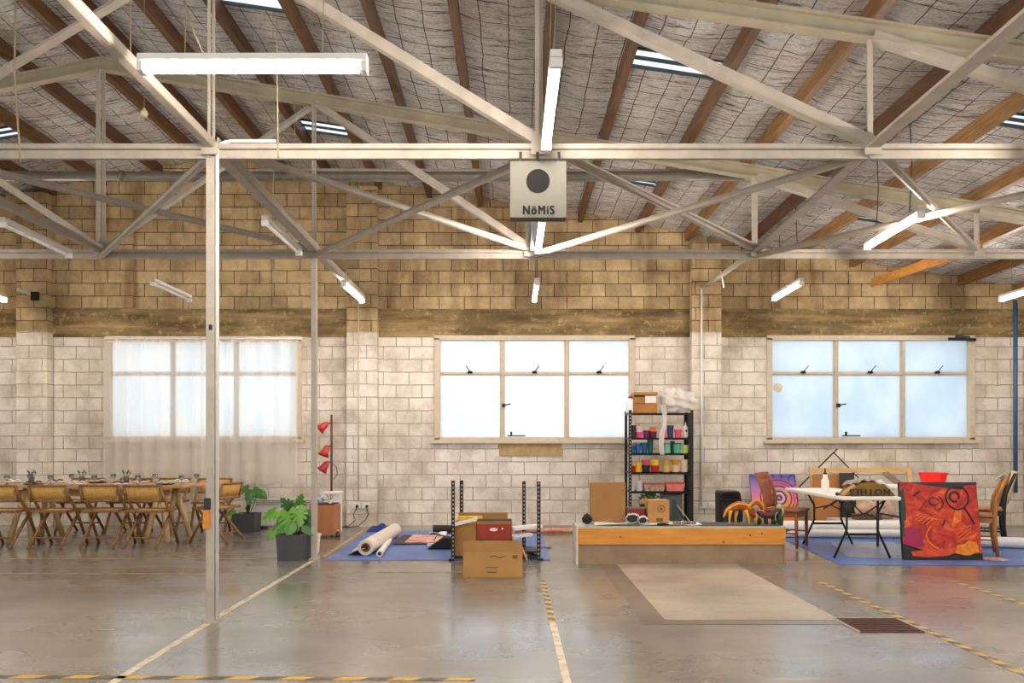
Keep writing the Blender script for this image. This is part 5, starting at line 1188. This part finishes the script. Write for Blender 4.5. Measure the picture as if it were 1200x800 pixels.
# big stretcher frame at the wall
r = root('stretcher_frame', (5.3, 11.6, 0), 'large pale wooden stretcher frame leaning behind the tables', 'frame')
PW = wood('pale_pine', (222, 176, 110), (238, 200, 140), 0, 2.2, 0.5, 8)
def fz(py, d): return CH+(HY-py)*d/S
fx0, fx1 = P(950, 0, 11.6).x, P(1070, 0, 11.6).x; ft = fz(548.5, 11.6); fb = 0.02
q = MB(); lean = 0.14
def FP(x, z): return Vector((x, 11.52+lean*z/ft, z))
q.bar(FP(fx0, ft-0.03), FP(fx1, ft-0.03), 0.03, 0.065).bar(FP(fx0, fb+0.03), FP(fx1, fb+0.03), 0.03, 0.065); q.build('rail', PW, r)
q = MB().bar(FP(fx0+0.035, fb), FP(fx0+0.035, ft), 0.065, 0.03, (0, 1, 0)).bar(FP(fx1-0.035, fb), FP(fx1-0.035, ft), 0.065, 0.03, (0, 1, 0)); q.build('stile', PW, r)
q = MB().bar(FP(fx1-0.42, ft-0.06), FP(fx1-0.12, ft-0.30), 0.09, 0.015, (0, 1, 0)); q.build('corner_strut', mat('grey_brown_wood', (150, 128, 108), 0.7), r)
o = MB().prism([(0, 0), (0.42, 0), (0.42, 0.80), (0, 0.80)], (P(954, 0, 11.4).x, 11.36, 0.01), (1, 0, 0), (0, 0.12, 1), (0, 1, 0), 0.02).build('cardboard_sheet', mat('orange_brown_card', (178, 122, 66), 0.8, var=0.08, scale=5)); tag(o, 'tall brown cardboard sheet inside the stretcher frame', 'cardboard')
r = root('dark_poster', (5.0, 11.3, 0), 'narrow black poster with red marks beside the brown sheet', 'poster')
x0 = P(987, 0, 11.3).x
MB().prism([(0, 0), (0.22, 0), (0.22, 0.83), (0, 0.83)], (x0, 11.28, 0.01), (1, 0, 0), (0, 0.14, 1), (0, 1, 0), 0.015).build('board', mat('near_black_board', (34, 32, 32), 0.5, c2=(52, 58, 48), scale=20), r)
MB().prism([(0.01, 0.62), (0.20, 0.60), (0.18, 0.70), (0.05, 0.72)], (x0, 11.274, 0.01), (1, 0, 0), (0, 0.14, 1), (0, 1, 0), 0.004).build('red_figure', mat('brick_red_ink', (150, 60, 44), 0.6, c2=(60, 34, 30), scale=40), r)
# sticks (easel) on the wall behind
r = root('wooden_easel', (4.9, 11.7, 0), 'thin black easel legs rising to a point above the frame', 'easel')
ap = P(977, 530, 11.85)
MB().tube([P(981, 526, 11.85), P(938, 569, 11.75), Vector((P(905, 600, 11.6).x, 11.7, 0.01))], 0.010, 6).build('leg', BLACK, r)
MB().tube([ap, P(1012, 566, 11.75), Vector((P(1040, 600, 11.7).x, 11.72, 0.01))], 0.010, 6).build('leg', BLACK, r)
# sacks/bundles below
for k, (pa, pb, pt, d, c1, c2, lab) in enumerate([(1003, 1028, 586, 11.15, (190, 140, 110), (220, 190, 170), 'tan wrapped bundle between dark poster and red painting'), (1024, 1052, 582, 11.05, (214, 196, 186), (176, 130, 90), 'pale crumpled bundle directly left of the red painting'), (1003, 1034, 604, 10.85, (70, 56, 44), (120, 100, 80), 'dark printed carton in front of the bundles')]):
    xa, xb = P(pa, 0, d).x, P(pb, 0, d).x; zt_ = fz(pt, d)
    if k < 2: o = MB().grid(lambda u, v: ((xa+xb)/2+(xb-xa)*0.52*math.cos(2*PI*u)*math.sin(PI*v)*(1+0.08*math.sin(11*v+6*u)), d+0.10*math.sin(2*PI*u)*math.sin(PI*v), 0.19+(zt_-0.19)*0.5*(1-math.cos(PI*v))+0.01*math.sin(20*u)), 20, 12).build('wrapped_bundle', mat('bundle_%d' % k, c1, 0.7, c2=c2, scale=10), smooth=True)
    else: o = MB().lohi((xa, d, 0.20), (xb, d+0.15, zt_+0.02)).build('printed_carton', mat('bundle_%d' % k, c1, 0.7, c2=c2, scale=24), bevel=0.004)
    tag(o, lab, 'bundle' if k < 2 else 'carton')
tag(MB().lohi((4.6, 10.80, 0.008), (5.75, 11.25, 0.195)).build('storage_crate', mat('dull_white_crate', (196, 186, 178), 0.6, var=0.08), bevel=0.01), 'long dull white crate carrying the bundles behind the tables', 'crate')
# white rolls
roll((3.70, 10.62, 0.11), (5.75, 10.66, 0.11), 0.10, 'thick white paper roll lying crosswise behind the folding table', WHITE)
roll((3.55, 10.36, 0.065), (5.70, 10.28, 0.065), 0.055, 'thinner white roll lying in front of the thick one', WHITE)
roll((5.72, 9.42, 0.075), (7.4, 8.9, 0.075), 0.065, 'white roll on the tarpaulin running out at the right edge', WHITE)
r = root('patterned_plate', F(1166, 656), 'small reddish patterned mat on the tarpaulin under the honey chair', 'mat')
MB().lathe([(0.13, 0), (0.135, 0.004), (0.12, 0.008)], Vector((F(1166, 656).x, F(1166, 656).y, 0.008)), 24).build('mat_body', mat('red_cream_pattern', (150, 60, 60), 0.7, c2=(214, 190, 170), scale=26), r)

# red painting
P0 = F(1058, 656.5); P0.z = 0.01; U = Vector((F(1148, 656.5).x-P0.x, 0, 0))
P0 = Vector((P0.x, 8.36, 0.01)); U = Vector((0.862, 0, 0)); V = Vector((0.05, 0.20, 0.832))
m, nt, b = newmat('red_orange_brushwork')
p = pos(nt); v = scaled(nt, p, (1, 1, 1.2)); n0 = N(nt, 'ShaderNodeTexNoise', Scale=5.0, Detail=6.0, Roughness=0.7, Distortion=1.6); L(nt, v, n0.inputs['Vector'])
L(nt, ramp(nt, n0.outputs['Fac'], [(0.34, lin((128, 20, 26))), (0.47, lin((182, 38, 26))), (0.58, lin((206, 70, 30))), (0.68, lin((226, 120, 44)))]), b.inputs['Base Color']); b.inputs['Roughness'].default_value = 0.5; bump(nt, b, n0.outputs['Fac'], 0.3, 0.01)
REDP = m
r, A, n = canvas('red_painting', P0, U, V, 0.035, mat('black_canvas_edge', (26, 24, 28), 0.6), REDP, 'big red and orange canvas with dark circle figure leaning on table')
DK = mat('dark_blue_black_paint', (36, 32, 48), 0.5)
def poly(pts, m, nm, k=1):
    q = MB(); ps = [A(u, v, k) for u, v in pts]; kk = len(ps); cc = sum(ps, Vector())/kk
    q.add(ps+[cc], [(i, (i+1) % kk, kk) for i in range(kk)]); q.build(nm, m, r, solid=0.002)
poly([(0, 1), (1, 1), (1, 0.97), (0.85, 0.96), (0.80, 0.90), (0.6, 0.93), (0.35, 0.96), (0.15, 0.99)], DK, 'dark_top_stroke')
poly([(0, 0.88), (0.05, 0.93), (0.07, 0.70), (0.06, 0.5), (0.03, 0.5), (0.04, 0.3), (0.0, 0.3)], mat('deep_green_paint', (40, 60, 54), 0.5), 'left_edge_stroke')
poly([(0, 0), (1, 0), (1, 0.08), (0.85, 0.05), (0.6, 0.055), (0.3, 0.03), (0.12, 0.07), (0.05, 0.15), (0, 0.2)], BLKP, 'black_bottom_edge')
poly([(0.03, 0.40), (0.15, 0.43), (0.25, 0.33), (0.27, 0.18), (0.10, 0.13), (0.02, 0.2)], mat('magenta_paint', (158, 26, 76), 0.5, var=0.15), 'magenta_patch')
poly([(0.12, 0.05), (0.3, 0.03), (0.55, 0.05), (0.7, 0.10), (0.72, 0.16), (0.5, 0.13), (0.25, 0.12), (0.10, 0.10)], mat('flame_orange_paint', (222, 86, 34), 0.5, c2=(190, 50, 30), scale=14), 'orange_sweep', 2)
poly([(0.66, 0.08), (0.82, 0.05), (0.96, 0.10), (0.94, 0.22), (0.84, 0.24), (0.78, 0.20), (0.68, 0.18)], mat('gold_paint', (240, 160, 40), 0.5, c2=(206, 96, 30), scale=24), 'gold_tail', 3)
poly([(0.63, 0.44), (0.70, 0.64), (0.78, 0.63), (0.76, 0.50), (0.66, 0.42)], mat('amber_paint', (232, 130, 36), 0.5, c2=(200, 70, 30), scale=20), 'amber_beak', 2)
q = MB(); 
ribbon(q, A, ringpts(0.735, 0.80, 0.145, 0, 360, 1.05), 0.009, 2); ribbon(q, A, ringpts(0.70, 0.81, 0.06, -30, 300, 1.05), 0.012, 2)
ribbon(q, A, [(0.80, 0.68), (0.87, 0.58), (0.93, 0.45)], 0.009, 2); ribbon(q, A, [(0.52, 0.43), (0.56, 0.51)], 0.008, 2)
ribbon(q, A, ringpts(0.43, 0.75, 0.06, 0, 320), 0.006, 2); ribbon(q, A, ringpts(0.44, 0.73, 0.11, -70, 60), 0.008, 2); ribbon(q, A, [(0.24, 0.64), (0.30, 0.72), (0.36, 0.77)], 0.004, 2); ribbon(q, A, [(0.17, 0.82), (0.25, 0.88)], 0.010, 2)
q.build('dark_line_figure', DK, r)
q = MB()
for k in range(6): ribbon(q, A, ringpts(0.40+0.02*k, 0.30, 0.10+0.018*k, 130, 230+k*8, 0.9), 0.005, 2)
q.build('orange_arcs', mat('light_orange_line', (232, 116, 50), 0.5), r); q = MB()
for k in range(4): ribbon(q, A, [(0.16+0.05*k, 0.50-0.02*k), (0.26+0.05*k, 0.56-0.01*k), (0.34+0.06*k, 0.50)], 0.005, 2)
q.build('orange_teeth', mat('light_orange_line', (232, 116, 50), 0.5), r); q = MB()
for k in range(3): ribbon(q, A, [(0.70, 0.22+0.05*k), (0.80, 0.30+0.05*k), (0.88, 0.36+0.04*k)], 0.004, 2)
q.build('orange_line_work', mat('light_orange_line', (232, 116, 50), 0.5), r)

# ------------------------------------------------------------------ world, camera
w = bpy.data.worlds.new('World'); scn.world = w; w.use_nodes = True
bg = w.node_tree.nodes['Background']; bg.inputs[0].default_value = (0.92, 0.965, 1.0, 1); bg.inputs[1].default_value = 0.60
cam = bpy.data.cameras.new('Camera'); cam.lens = 27.0; cam.sensor_width = 36.0; cam.shift_y = 0.1; cam.clip_start = 0.05; cam.clip_end = 200
co = bpy.data.objects.new('Camera', cam); COL.objects.link(co); co.location = (0, 0, CH); co.rotation_euler = (PI/2, 0, 0); scn.camera = co
vs = scn.view_settings; vs.view_transform = 'Standard'; vs.look = 'None'; vs.gamma = 1; vs.use_curve_mapping = False; vs.exposure = 1.25
